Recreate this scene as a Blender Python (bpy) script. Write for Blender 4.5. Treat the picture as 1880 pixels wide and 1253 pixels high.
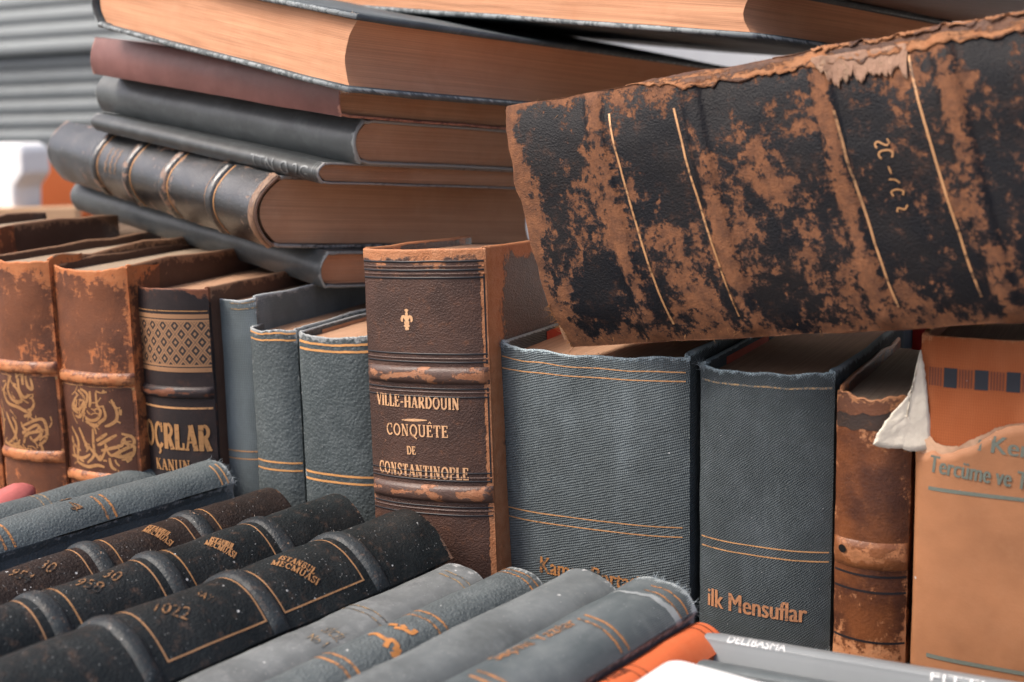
import bpy, math, random
from mathutils import Matrix, Vector, noise
random.seed(7)
S = bpy.context.scene
C = S.collection
for o in list(bpy.data.objects): bpy.data.objects.remove(o)

# ---------------------------------------------------------------- camera, sky, sun, exposure
cam = bpy.data.objects.new('camera', bpy.data.cameras.new('camera')); C.objects.link(cam)
cam.data.sensor_width = 36.0; cam.data.lens = 2400/1880*36
cam.data.clip_start = .02; cam.data.clip_end = 200
th, ro = math.radians(10.0), math.radians(-1.3)
fw = Vector((0, math.cos(th), -math.sin(th))); rt = Vector((1,0,0)); up = rt.cross(fw)
R_ = math.cos(ro)*rt + math.sin(ro)*up; U_ = -math.sin(ro)*rt + math.cos(ro)*up
M = Matrix((R_, U_, -fw)).transposed().to_4x4(); M.translation = Vector((0, 0, 0.25344))
cam.matrix_world = M
cam.data.dof.use_dof = True; cam.data.dof.focus_distance = .655; cam.data.dof.aperture_fstop = 8
cam.data.dof.aperture_blades = 7
S.camera = cam
W = bpy.data.worlds.new('World'); S.world = W; W.use_nodes = True
wn = W.node_tree.nodes; sky = wn.new('ShaderNodeTexSky'); sky.sky_type = 'NISHITA'; sky.sun_disc = False
SUN_EL, SUN_AZ = math.radians(54), math.radians(255)      # azimuth clockwise from +Y: high on the left
sky.sun_elevation = SUN_EL; sky.sun_rotation = SUN_AZ; sky.air_density = .7; sky.dust_density = 6.0; sky.ozone_density = .6
bg = wn['Background']; bg.inputs['Strength'].default_value = .135
W.node_tree.links.new(sky.outputs[0], bg.inputs['Color'])
sun = bpy.data.objects.new('sun', bpy.data.lights.new('sun', 'SUN')); C.objects.link(sun)
sun.data.energy = 1.45; sun.data.angle = math.radians(22); sun.data.color = (1.0, .92, .82)
sd = Vector((math.sin(SUN_AZ)*math.cos(SUN_EL), math.cos(SUN_AZ)*math.cos(SUN_EL), math.sin(SUN_EL)))
sun.rotation_euler = sd.to_track_quat('Z', 'Y').to_euler(); sun.location = (0, 0, 3)
S.view_settings.view_transform = 'Standard'; S.view_settings.look = 'None'
S.view_settings.exposure = .88; S.view_settings.gamma = 1.0
S.view_settings.use_curve_mapping = False

# ---------------------------------------------------------------- materials
class NT:
    def __init__(s, name):
        s.m = bpy.data.materials.new(name); s.m.use_nodes = True
        s.t = s.m.node_tree; s.b = s.t.nodes['Principled BSDF']
    def n(s, typ, ins=None, **kw):
        nd = s.t.nodes.new(typ)
        for k, v in kw.items(): setattr(nd, k, v)
        for k, v in (ins or {}).items(): s.put(nd.inputs[k], v)
        return nd
    def put(s, sock, v):
        if hasattr(v, 'is_output') or isinstance(v, bpy.types.NodeSocket): s.t.links.new(v, sock)
        else:
            if isinstance(v, (tuple, list)) and len(v) == 3 and sock.type == 'RGBA': v = (*v, 1)
            sock.default_value = v
    def math(s, op, a, b=0.0, c=0.0, clamp=False):
        nd = s.n('ShaderNodeMath', {0: a, 1: b, 2: c}, operation=op); nd.use_clamp = clamp
        return nd.outputs[0]
    def mix(s, f, a, b, blend='MIX'):
        nd = s.n('ShaderNodeMix', data_type='RGBA', blend_type=blend)
        s.put(nd.inputs[0], f); s.put(nd.inputs[6], a); s.put(nd.inputs[7], b)
        return nd.outputs[2]
    def step(s, v, lo, hi):
        return s.n('ShaderNodeMapRange', {0: v, 1: lo, 2: hi, 3: 0.0, 4: 1.0}, interpolation_type='SMOOTHSTEP').outputs[0]
    def noise(s, vec, scale, detail=4.0, rough=.55, dist=0.0):
        return s.n('ShaderNodeTexNoise', {'Vector': vec, 'Scale': scale, 'Detail': detail, 'Roughness': rough, 'Distortion': dist}).outputs[0]
    def vor(s, vec, scale, feature='F1', out='Distance'):
        return s.n('ShaderNodeTexVoronoi', {'Vector': vec, 'Scale': scale}, feature=feature).outputs[out]
    def map(s, vec, loc=(0,0,0), scale=(1,1,1), rot=(0,0,0)):
        return s.n('ShaderNodeMapping', {'Vector': vec, 'Location': loc, 'Rotation': rot, 'Scale': scale}).outputs[0]
    def uv(s): return s.n('ShaderNodeUVMap', uv_map='surf').outputs[0]
    def obj(s): return s.n('ShaderNodeTexCoord').outputs['Object']
    def attr(s, name): return s.n('ShaderNodeAttribute', attribute_name=name).outputs['Fac']
    def bump(s, h, strength=.4, dist=.0005, nrm=None):
        ins = {'Strength': strength, 'Distance': dist, 'Height': h}
        if nrm is not None: ins['Normal'] = nrm
        return s.n('ShaderNodeBump', ins).outputs[0]
    def done(s, col, rough=.6, normal=None, spec=.4, metal=0.0, sheen=0.0):
        s.put(s.b.inputs['Base Color'], col); s.put(s.b.inputs['Roughness'], rough)
        s.put(s.b.inputs['Specular IOR Level'], spec); s.put(s.b.inputs['Metallic'], metal)
        if sheen: s.put(s.b.inputs['Sheen Weight'], sheen); s.put(s.b.inputs['Sheen Roughness'], .5)
        if normal is not None: s.put(s.b.inputs['Normal'], normal)
        return s.m

_seed = [0]
def seedloc():
    _seed[0] += 1; return (_seed[0]*1.37, _seed[0]*.73, _seed[0]*.31)

def dustspecks(N, uv, col, amount, tint=(.45,.46,.46), scale=260):
    if amount <= 0: return col
    v = N.n('ShaderNodeTexVoronoi', {'Vector': uv, 'Scale': scale}, feature='F1')
    r = N.n('ShaderNodeSeparateColor', {0: v.outputs['Color']})
    size = N.math('MULTIPLY', N.math('POWER', r.outputs[0], 6.0), .22)
    hit = N.math('MULTIPLY', N.math('LESS_THAN', v.outputs['Distance'], size), N.math('LESS_THAN', r.outputs[1], amount))
    v2 = N.n('ShaderNodeTexVoronoi', {'Vector': uv, 'Scale': scale*4.3}, feature='F1')
    r2 = N.n('ShaderNodeSeparateColor', {0: v2.outputs['Color']})
    hit2 = N.math('MULTIPLY', N.math('LESS_THAN', v2.outputs['Distance'], .28), N.math('LESS_THAN', r2.outputs[0], amount*.10))
    h = N.math('MAXIMUM', hit, N.math('MULTIPLY', hit2, .55))
    return N.mix(h, col, tint)

def leather(name, base, base2, worn, worn2=None, thr=.62, soft=.03, patch=70, stretch=(1,1,1), kw=.45, grain=700, gb=.35, rough=(.42,.75), specks=0.0, film=0.0, filmcol=(.2,.22,.23), spec=.45, fine=.3, coat=0.0, big=0.0, mid=None, midw=.06):
    N = NT(name); uv = N.map(N.uv(), seedloc()); suv = N.map(uv, (0,0,0), stretch)
    n1 = N.noise(suv, patch, 9.0, .62, .3); n2 = N.noise(uv, patch*4.2, 8.0, .7)
    w = N.attr('wear')
    v = N.math('ADD', N.math('ADD', N.math('MULTIPLY', n1, 1-fine), N.math('MULTIPLY', n2, fine)), N.math('MULTIPLY', w, kw))
    if big: v = N.math('ADD', v, N.math('MULTIPLY', N.math('SUBTRACT', N.noise(N.map(uv, (5,5,0)), 19, 3.0, .5), .5), big))
    mask = N.step(v, thr-soft, thr+soft)
    dark = N.mix(N.step(N.noise(uv, 38, 6.0, .6), .35, .68), base, base2)
    wr = N.mix(N.step(N.noise(uv, 150, 6.0, .7), .3, .7), worn, worn2 or tuple(c*.62 for c in worn))
    # faint rubbing where the surface is thin
    rub = N.math('MULTIPLY', N.step(N.noise(uv, patch*2.1, 8.0, .72), .52, .78), .28)
    dark = N.mix(rub, dark, worn)
    if mid is not None: dark = N.mix(N.math('MULTIPLY', N.step(v, thr-midw, thr), .85), dark, mid)
    col = N.mix(mask, dark, wr)
    if film > 0:
        col = N.mix(N.math('MULTIPLY', N.step(N.noise(uv, 60, 7.0, .7), .4, .8), film), col, filmcol)
    col = dustspecks(N, uv, col, specks)
    cell = N.vor(N.map(uv, (0,0,0), (1,1,1)), grain, 'SMOOTH_F1'); fn = N.noise(uv, grain*1.9, 3.0, .6)
    crease = N.math('POWER', N.math('ABSOLUTE', N.math('SUBTRACT', N.noise(suv, patch*1.3, 6.0, .7), .5)), .5)
    h = N.math('ADD', N.math('MULTIPLY', cell, .7), N.math('MULTIPLY', fn, .5))
    h = N.math('ADD', h, N.math('MULTIPLY', crease, .5))
    h = N.math('SUBTRACT', h, N.math('MULTIPLY', mask, .7))
    rg = N.math('ADD', N.math('ADD', N.math('MULTIPLY', mask, rough[1]-rough[0]), rough[0]), N.math('MULTIPLY', N.math('SUBTRACT', fn, .5), .25))
    if coat: N.put(N.b.inputs['Coat Weight'], coat); N.put(N.b.inputs['Coat Roughness'], .30)
    return N.done(col, rg, N.bump(h, gb, .0006), spec)

def pebble(name, col, col2=None, grain=620, gb=.6, rough=.5, specks=0.02, film=.25, filmcol=(.24,.27,.28), wearcol=(.35,.37,.37), kw=.5, spec=.22):
    """pressed leather-grain book cloth"""
    N = NT(name); uv = N.map(N.uv(), seedloc())
    wv = N.n('ShaderNodeTexNoise', {'Vector': uv, 'Scale': grain*.5, 'Detail': 2.0}).outputs[1]
    wuv = N.n('ShaderNodeVectorMath', {0: uv, 1: N.n('ShaderNodeVectorMath', {0: wv, 1: (.0016,.0016,.0016)}, operation='MULTIPLY').outputs[0]}, operation='ADD').outputs[0]
    cell = N.vor(wuv, grain, 'SMOOTH_F1'); edge = N.vor(wuv, grain, 'DISTANCE_TO_EDGE')
    big = N.noise(uv, 22, 5.0, .6)
    c = N.mix(N.step(big, .3, .7), col, col2 or tuple(x*.78 for x in col))
    c = N.mix(N.math('MULTIPLY', N.math('SUBTRACT', 1.0, N.step(edge, .0, .22)), .45), c, tuple(x*.45 for x in col))
    c = N.mix(N.math('MULTIPLY', N.step(N.noise(uv, 90, 8.0, .7), .42, .8), film), c, filmcol)
    w = N.attr('wear')
    m = N.step(N.math('ADD', N.noise(uv, 260, 6.0, .7), N.math('MULTIPLY', w, kw)), .72, .86)
    c = N.mix(m, c, wearcol); c = dustspecks(N, uv, c, specks)
    h = N.math('ADD', N.math('MULTIPLY', cell, -.9), N.math('MULTIPLY', N.noise(uv, grain*2.5, 3.0), .4))
    return N.done(c, rough, N.bump(h, gb, .0006), spec)

def cloth(name, col, period=.00125, rib=(1.0,.45), contrast=.5, gb=.55, rough=.8, film=.25, filmcol=(.22,.26,.28), specks=.02, wearcol=(.40,.43,.44), kw=.5, diag=0.0, spec=.12, streak=.3):
    """woven book cloth: two crossing thread sets broken up by noise"""
    N = NT(name); uv0 = N.map(N.uv(), seedloc())
    jit = N.n('ShaderNodeTexNoise', {'Vector': N.map(uv0, (0,0,0), (90,300,1)), 'Scale': 1.0, 'Detail': 4.0}).outputs[1]
    uv = N.n('ShaderNodeVectorMath', {0: uv0, 1: N.n('ShaderNodeVectorMath', {0: jit, 1: (period*1.7, period*1.7, 0)}, operation='MULTIPLY').outputs[0]}, operation='ADD').outputs[0]
    sp = N.n('ShaderNodeSeparateXYZ', {0: uv}); k = 2*math.pi/period
    sx = N.math('SINE', N.math('MULTIPLY', N.math('ADD', sp.outputs[0], N.math('MULTIPLY', sp.outputs[1], diag)), k))
    sy = N.math('SINE', N.math('MULTIPLY', N.math('ADD', sp.outputs[1], N.math('MULTIPLY', sp.outputs[0], -diag*1.5)), k*.8))
    amp = N.noise(N.map(uv0, (3,5,0), (160,900,1)), 1.0, 4.0, .65); amp2 = N.noise(N.map(uv0, (8,1,0), (900,160,1)), 1.0, 4.0, .65)
    h = N.math('ADD', N.math('MULTIPLY', N.math('MULTIPLY', sx, amp2), rib[0]), N.math('MULTIPLY', N.math('MULTIPLY', sy, amp), rib[1]))
    hh = N.step(h, -.55, .6)
    c = N.mix(hh, tuple(x*(1-contrast) for x in col), tuple(min(1, x*(1+contrast*.8)) for x in col))
    c = N.mix(N.math('MULTIPLY', N.step(N.noise(N.map(uv0, (1,1,0), (30,9,1)), 1.0, 6.0, .65), .4, .75), streak), c, tuple(x*.55 for x in col))
    c = N.mix(N.math('MULTIPLY', N.step(N.noise(uv0, 70, 8.0, .7), .42, .8), film), c, filmcol)
    c = N.mix(N.math('MULTIPLY', N.step(N.noise(N.map(uv0, (7,2,0), (26,7,1)), 1.0, 5.0, .6), .46, .72), .38), c, tuple(x*1.25 for x in filmcol))
    w = N.attr('wear')
    m = N.step(N.math('ADD', N.math('ADD', N.math('MULTIPLY', N.noise(uv0, 240, 6.0, .7), .8), N.math('MULTIPLY', hh, .12)), N.math('MULTIPLY', w, kw)), .70, .88)
    c = N.mix(m, c, wearcol); c = dustspecks(N, uv0, c, specks)
    return N.done(c, rough, N.bump(h, gb, .0004), spec)

def smooth_cloth(name, col, film=.3, filmcol=(.3,.33,.34), specks=.05, rough=.6, wearcol=(.45,.46,.46), kw=.5, grain=1400, gb=.2, spec=.4, mott=.25, thr=.72):
    N = NT(name); uv = N.map(N.uv(), seedloc())
    c = N.mix(N.step(N.noise(uv, 26, 6.0, .6), .3, .72), col, tuple(x*(1-mott) for x in col))
    c = N.mix(N.math('MULTIPLY', N.step(N.noise(uv, 85, 8.0, .72), .42, .8), film), c, filmcol)
    w = N.attr('wear')
    m = N.step(N.math('ADD', N.noise(uv, 230, 7.0, .7), N.math('MULTIPLY', w, kw)), thr, thr+.16)
    c = N.mix(m, c, wearcol); c = dustspecks(N, uv, c, specks)
    h = N.math('ADD', N.noise(uv, grain, 4.0, .6), N.math('MULTIPLY', N.noise(uv, 120, 5.0, .6), 1.4))
    return N.done(c, N.math('ADD', rough-.12, N.math('MULTIPLY', N.noise(uv, 180, 6.0, .7), .25)), N.bump(h, gb, .0006), spec)

def paper(name, col, col2=None, lines=2400, contrast=.26, stain=.5):
    """cut edge of a page block: leaves run along local y and z, stacked in x"""
    N = NT(name); p = N.map(N.obj(), seedloc())
    wob = N.n('ShaderNodeTexNoise', {'Vector': p, 'Scale': 9.0, 'Detail': 2.0}).outputs[1]
    pw = N.n('ShaderNodeVectorMath', {0: p, 1: N.n('ShaderNodeVectorMath', {0: wob, 1: (.0022,0,0)}, operation='MULTIPLY').outputs[0]}, operation='ADD').outputs[0]
    l1 = N.noise(N.map(pw, (0,0,0), (lines, 8, 8)), 1.0, 2.0, .6)
    l2 = N.noise(N.map(pw, (4,0,0), (lines*.30, 6, 6)), 1.0, 4.0, .7)
    ln = N.math('ADD', N.math('MULTIPLY', l1, .72), N.math('MULTIPLY', l2, .28))
    c = N.mix(N.step(ln, .30, .66), tuple(x*(1-contrast) for x in col), tuple(min(1,x*1.06) for x in col))
    c = N.mix(N.math('MULTIPLY', N.step(N.noise(p, 24, 7.0, .68), .42, .78), stain), c, col2 or (col[0]*.74, col[1]*.60, col[2]*.52))
    c = N.mix(N.math('MULTIPLY', N.step(N.noise(N.map(p, (2,2,2), (30, 26, 26)), 1.0, 6.0, .7), .48, .8), .4), c, (min(1,col[0]*1.12), min(1,col[1]*1.2), min(1,col[2]*1.3)))
    gap = N.step(N.noise(N.map(pw, (9,0,0), (lines*.15, 3, 3)), 1.0, 1.0, .5), .74, .78)
    c = N.mix(N.math('MULTIPLY', gap, .5), c, tuple(x*.32 for x in col))
    fox = N.step(N.noise(p, 210, 3.0, .5), .76, .82)
    c = N.mix(N.math('MULTIPLY', fox, .45), c, tuple(x*.4 for x in col))
    return N.done(c, .95, N.bump(ln, .35, .0006), .1)

def gilt(name='gilt', col=(.62,.33,.15), under=(.10,.085,.075), thr=.40, rough=.42, scale=420):
    N = NT(name); uv = N.map(N.uv(), seedloc())
    n = N.math('ADD', N.math('MULTIPLY', N.noise(uv, scale, 6.0, .7), .6), N.math('MULTIPLY', N.noise(uv, scale*.2, 4.0, .6), .4))
    c = N.mix(N.step(n, thr-.04, thr+.05), under, N.mix(N.noise(uv, scale*.5, 3.0), tuple(x*.75 for x in col), tuple(min(1,x*1.25) for x in col)))
    return N.done(c, rough, N.bump(N.noise(uv, 1500, 3.0), .2, .0003), .5, .25)

def plain(name, col, rough=.6, var=.2, scale=40, spec=.3, bump=.1, bscale=300, coord='obj', wear=None):
    N = NT(name); p = N.map(N.obj() if coord == 'obj' else N.uv(), seedloc())
    c = N.mix(N.step(N.noise(p, scale, 6.0, .65), .3, .72), col, tuple(x*(1-var) for x in col))
    if wear: c = N.mix(N.math('MULTIPLY', N.step(N.noise(p, scale*5, 7.0, .7), .55, .75), .6), c, wear)
    return N.done(c, rough, N.bump(N.noise(p, bscale, 5.0, .6), bump, .001), spec)

# ---------------------------------------------------------------- mesh helpers
def tag(o, label, cat, group=None, kind=None):
    if label: o['label'] = label
    if cat: o['category'] = cat
    if group: o['group'] = group
    if kind: o['kind'] = kind
    return o
def mesh_obj(name, verts, faces, mat, parent=None, uvs=None, wear=None, smooth=True, matrix=None):
    me = bpy.data.meshes.new(name); me.from_pydata([tuple(v) for v in verts], [], faces)
    if uvs is not None:
        l = me.uv_layers.new(name='surf')
        for p in me.polygons:
            for li in p.loop_indices: l.data[li].uv = uvs[me.loops[li].vertex_index]
    if wear is not None:
        a = me.attributes.new('wear', 'FLOAT', 'POINT')
        for i, w in enumerate(wear): a.data[i].value = w
    me.update()
    if smooth: me.polygons.foreach_set('use_smooth', [True]*len(me.polygons))
    if mat: me.materials.append(mat)
    o = bpy.data.objects.new(name, me); C.objects.link(o)
    if parent is not None: o.parent = parent
    if matrix is not None: o.matrix_world = matrix
    return o
def nz(x, y, z, f): return noise.noise(Vector((x*f, y*f, z*f)))
def lerp(a, b, t): return a+(b-a)*t

PL = {
 'R0a': dict(O=(-0.35704, 0.82307, 0.00000), X=(0.90631, -0.42262, 0.00000), Y=(0.42262, 0.90631, 0.00000), Z=(0.00000, 0.00000, 1.00000), T=0.06900, D=0.12240, H=0.18737, b=0.00600, p=2.40),
 'R0': dict(O=(-0.29021, 0.76807, 0.00000), X=(0.91355, -0.40674, 0.00000), Y=(0.40674, 0.91355, 0.00000), Z=(0.00000, 0.00000, 1.00000), T=0.04965, D=0.15840, H=0.17391, b=0.00600, p=2.20),
 'R1': dict(O=(-0.24256, 0.74982, 0.00000), X=(0.91355, -0.40674, 0.00000), Y=(0.40674, 0.91355, 0.00000), Z=(0.00000, 0.00000, 1.00000), T=0.05654, D=0.15840, H=0.17047, b=0.00600, p=2.20),
 'R2': dict(O=(-0.19426, 0.73922, 0.00000), X=(0.90631, -0.42262, 0.00000), Y=(0.42262, 0.90631, 0.00000), Z=(0.00000, 0.00000, 1.00000), T=0.05404, D=0.15840, H=0.15841, b=0.00800, p=2.00),
 'R3': dict(O=(-0.15739, 0.73633, 0.00000), X=(0.90631, -0.42262, 0.00000), Y=(0.42262, 0.90631, 0.00000), Z=(0.00000, 0.00000, 1.00000), T=0.03054, D=0.15840, H=0.15241, b=0.00400, p=2.40),
 'R4': dict(O=(-0.13300, 0.72019, 0.00000), X=(0.90631, -0.42262, 0.00000), Y=(0.42262, 0.90631, 0.00000), Z=(0.00000, 0.00000, 1.00000), T=0.03199, D=0.15840, H=0.13652, b=0.00400, p=2.60),
 'R5': dict(O=(-0.09562, 0.69482, 0.00000), X=(0.90631, -0.42262, 0.00000), Y=(0.42262, 0.90631, 0.00000), Z=(0.00000, 0.00000, 1.00000), T=0.04662, D=0.15840, H=0.13631, b=0.00400, p=3.00),
 'R6': dict(O=(-0.04196, 0.64755, -0.00000), X=(0.90644, -0.42117, 0.03138), Y=(0.42222, 0.90545, -0.04362), Z=(-0.01004, 0.05279, 0.99856), T=0.07056, D=0.11880, H=0.18547, b=0.00700, p=2.60),
 'R7': dict(O=(0.03886, 0.63055, 0.00000), X=(0.89879, -0.43837, 0.00000), Y=(0.43837, 0.89879, 0.00000), Z=(0.00000, 0.00000, 1.00000), T=0.10165, D=0.18720, H=0.13641, b=0.00600, p=3.20),
 'R8': dict(O=(0.11754, 0.59388, 0.00000), X=(0.88295, -0.46947, 0.00000), Y=(0.46947, 0.88295, 0.00000), Z=(0.00000, 0.00000, 1.00000), T=0.06494, D=0.18720, H=0.13255, b=0.00600, p=2.80),
 'R9': dict(O=(0.16080, 0.56731, 0.00000), X=(0.89101, -0.45399, 0.00000), Y=(0.45399, 0.89101, 0.00000), Z=(0.00000, 0.00000, 1.00000), T=0.03321, D=0.13680, H=0.12695, b=0.00600, p=2.20),
 'R10': dict(O=(0.21415, 0.53927, 0.00000), X=(0.89879, -0.43837, 0.00000), Y=(0.43837, 0.89879, 0.00000), Z=(0.00000, 0.00000, 1.00000), T=0.08218, D=0.15840, H=0.15364, b=0.00400, p=4.00),
 'RB': dict(O=(0.23903, 0.72784, 0.00000), X=(0.90631, -0.42262, 0.00000), Y=(0.42262, 0.90631, 0.00000), Z=(0.00000, 0.00000, 1.00000), T=0.02834, D=0.06480, H=0.13407, b=0.00300, p=2.40),
 'S0': dict(O=(-0.31918, 0.97483, 0.19908), X=(-0.14485, 0.02997, -0.98900), Y=(0.67995, 0.72915, -0.07749), Z=(0.71881, -0.68369, -0.12600), T=0.02232, D=0.14400, H=0.29245, b=0.00600, p=2.00),
 'S1': dict(O=(-0.32163, 0.96286, 0.23220), X=(-0.14485, 0.02997, -0.98900), Y=(0.72864, 0.67946, -0.08613), Z=(0.66941, -0.73310, -0.12026), T=0.04320, D=0.21600, H=0.27688, b=0.01400, p=2.00),
 'S2': dict(O=(-0.27870, 0.90333, 0.25214), X=(-0.14485, 0.02997, -0.98900), Y=(0.67995, 0.72915, -0.07749), Z=(0.71881, -0.68369, -0.12600), T=0.01224, D=0.18720, H=0.24411, b=0.00500, p=2.00),
 'S3': dict(O=(-0.27704, 0.91880, 0.27166), X=(-0.14485, 0.02997, -0.98900), Y=(0.65431, 0.75269, -0.07302), Z=(0.74223, -0.65769, -0.12864), T=0.02592, D=0.19440, H=0.26253, b=0.00700, p=2.00),
 'S4': dict(O=(-0.27310, 0.89023, 0.29570), X=(-0.14485, 0.02997, -0.98900), Y=(0.65431, 0.75269, -0.07302), Z=(0.74223, -0.65769, -0.12864), T=0.02448, D=0.18720, H=0.24730, b=0.00300, p=2.00),
 'S5': dict(O=(0.00355, 1.14706, 0.30477), X=(-0.18789, 0.07911, -0.97900), Y=(0.72045, -0.66637, -0.19212), Z=(-0.66757, -0.74141, 0.06821), T=0.04068, D=0.24607, H=0.38880, b=0.01200, p=2.00),
 'S6': dict(O=(0.08785, 1.18296, 0.32558), X=(-0.11905, 0.03968, -0.99209), Y=(0.72249, -0.68193, -0.11398), Z=(-0.68106, -0.73034, 0.05251), T=0.02808, D=0.36975, H=0.33120, b=0.01000, p=2.00),
 'S7': dict(O=(0.22259, 0.90022, 0.32350), X=(-0.11905, 0.03968, -0.99209), Y=(0.85790, -0.49891, -0.12290), Z=(-0.49984, -0.86575, 0.02535), T=0.02160, D=0.18000, H=0.21600, b=0.00600, p=2.00),
 'B': dict(O=(0.25067, 0.48288, 0.23331), X=(-0.10689, 0.06943, 0.99184), Y=(0.54472, 0.83862, 0.00000), Z=(-0.83178, 0.54028, -0.12746), T=0.12051, D=0.15840, H=0.28389, b=0.01000, p=3.00),
 'F0': dict(O=(-0.40171, 0.51245, 0.04391), X=(0.78609, -0.61416, -0.06976), Y=(-0.05497, 0.04295, -0.99756), Z=(0.61566, 0.78801, 0.00000), T=0.03312, D=0.09360, H=0.30240, b=0.00800, p=2.00),
 'F1': dict(O=(-0.35710, 0.48470, 0.05112), X=(0.78609, -0.61416, -0.06976), Y=(-0.05497, 0.04295, -0.99756), Z=(0.61566, 0.78801, 0.00000), T=0.03312, D=0.09360, H=0.30240, b=0.00900, p=2.80),
 'F2': dict(O=(-0.31947, 0.45089, 0.03852), X=(0.78609, -0.61416, -0.06976), Y=(-0.05497, 0.04295, -0.99756), Z=(0.61566, 0.78801, 0.00000), T=0.04320, D=0.09360, H=0.30240, b=0.01500, p=2.00),
 'F3': dict(O=(-0.27897, 0.42247, 0.04073), X=(0.78609, -0.61416, -0.06976), Y=(-0.05497, 0.04295, -0.99756), Z=(0.61566, 0.78801, 0.00000), T=0.04752, D=0.09360, H=0.30240, b=0.01700, p=2.00),
 'F4': dict(O=(-0.24818, 0.38181, 0.03911), X=(0.78609, -0.61416, -0.06976), Y=(-0.05497, 0.04295, -0.99756), Z=(0.61566, 0.78801, 0.00000), T=0.05616, D=0.09360, H=0.31680, b=0.01800, p=2.00),
 'F5': dict(O=(-0.21270, 0.36373, 0.02972), X=(0.78609, -0.61416, -0.06976), Y=(-0.05497, 0.04295, -0.99756), Z=(0.61566, 0.78801, 0.00000), T=0.03600, D=0.09360, H=0.30240, b=0.00800, p=2.80),
 'F6': dict(O=(-0.17570, 0.35627, 0.03252), X=(0.78609, -0.61416, -0.06976), Y=(-0.05497, 0.04295, -0.99756), Z=(0.61566, 0.78801, 0.00000), T=0.03312, D=0.09360, H=0.28800, b=0.01000, p=2.80),
 'F7': dict(O=(-0.14425, 0.34003, 0.03831), X=(0.78609, -0.61416, -0.06976), Y=(-0.05497, 0.04295, -0.99756), Z=(0.61566, 0.78801, 0.00000), T=0.03600, D=0.09360, H=0.28800, b=0.00800, p=2.80),
 'F8': dict(O=(-0.11436, 0.32083, 0.04010), X=(0.78609, -0.61416, -0.06976), Y=(-0.05497, 0.04295, -0.99756), Z=(0.61566, 0.78801, 0.00000), T=0.03888, D=0.09360, H=0.28800, b=0.00900, p=2.80),
 'F9': dict(O=(-0.07963, 0.32644, 0.02864), X=(0.78609, -0.61416, -0.06976), Y=(-0.05497, 0.04295, -0.99756), Z=(0.61566, 0.78801, 0.00000), T=0.02448, D=0.09360, H=0.25920, b=0.00700, p=2.00),
 'F10': dict(O=(0.29870, 0.41597, 0.03065), X=(0.43177, 0.84740, -0.30902), Y=(-0.14029, -0.27534, -0.95106), Z=(-0.89101, 0.45399, -0.00000), T=0.01584, D=0.11520, H=0.24480, b=0.00200, p=4.00),
 'F11': dict(O=(0.29260, 0.39021, 0.02929), X=(0.43640, 0.85649, -0.27564), Y=(-0.12514, -0.24559, -0.96126), Z=(-0.89101, 0.45399, -0.00000), T=0.01440, D=0.11520, H=0.24480, b=0.00200, p=4.00),
}

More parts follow.
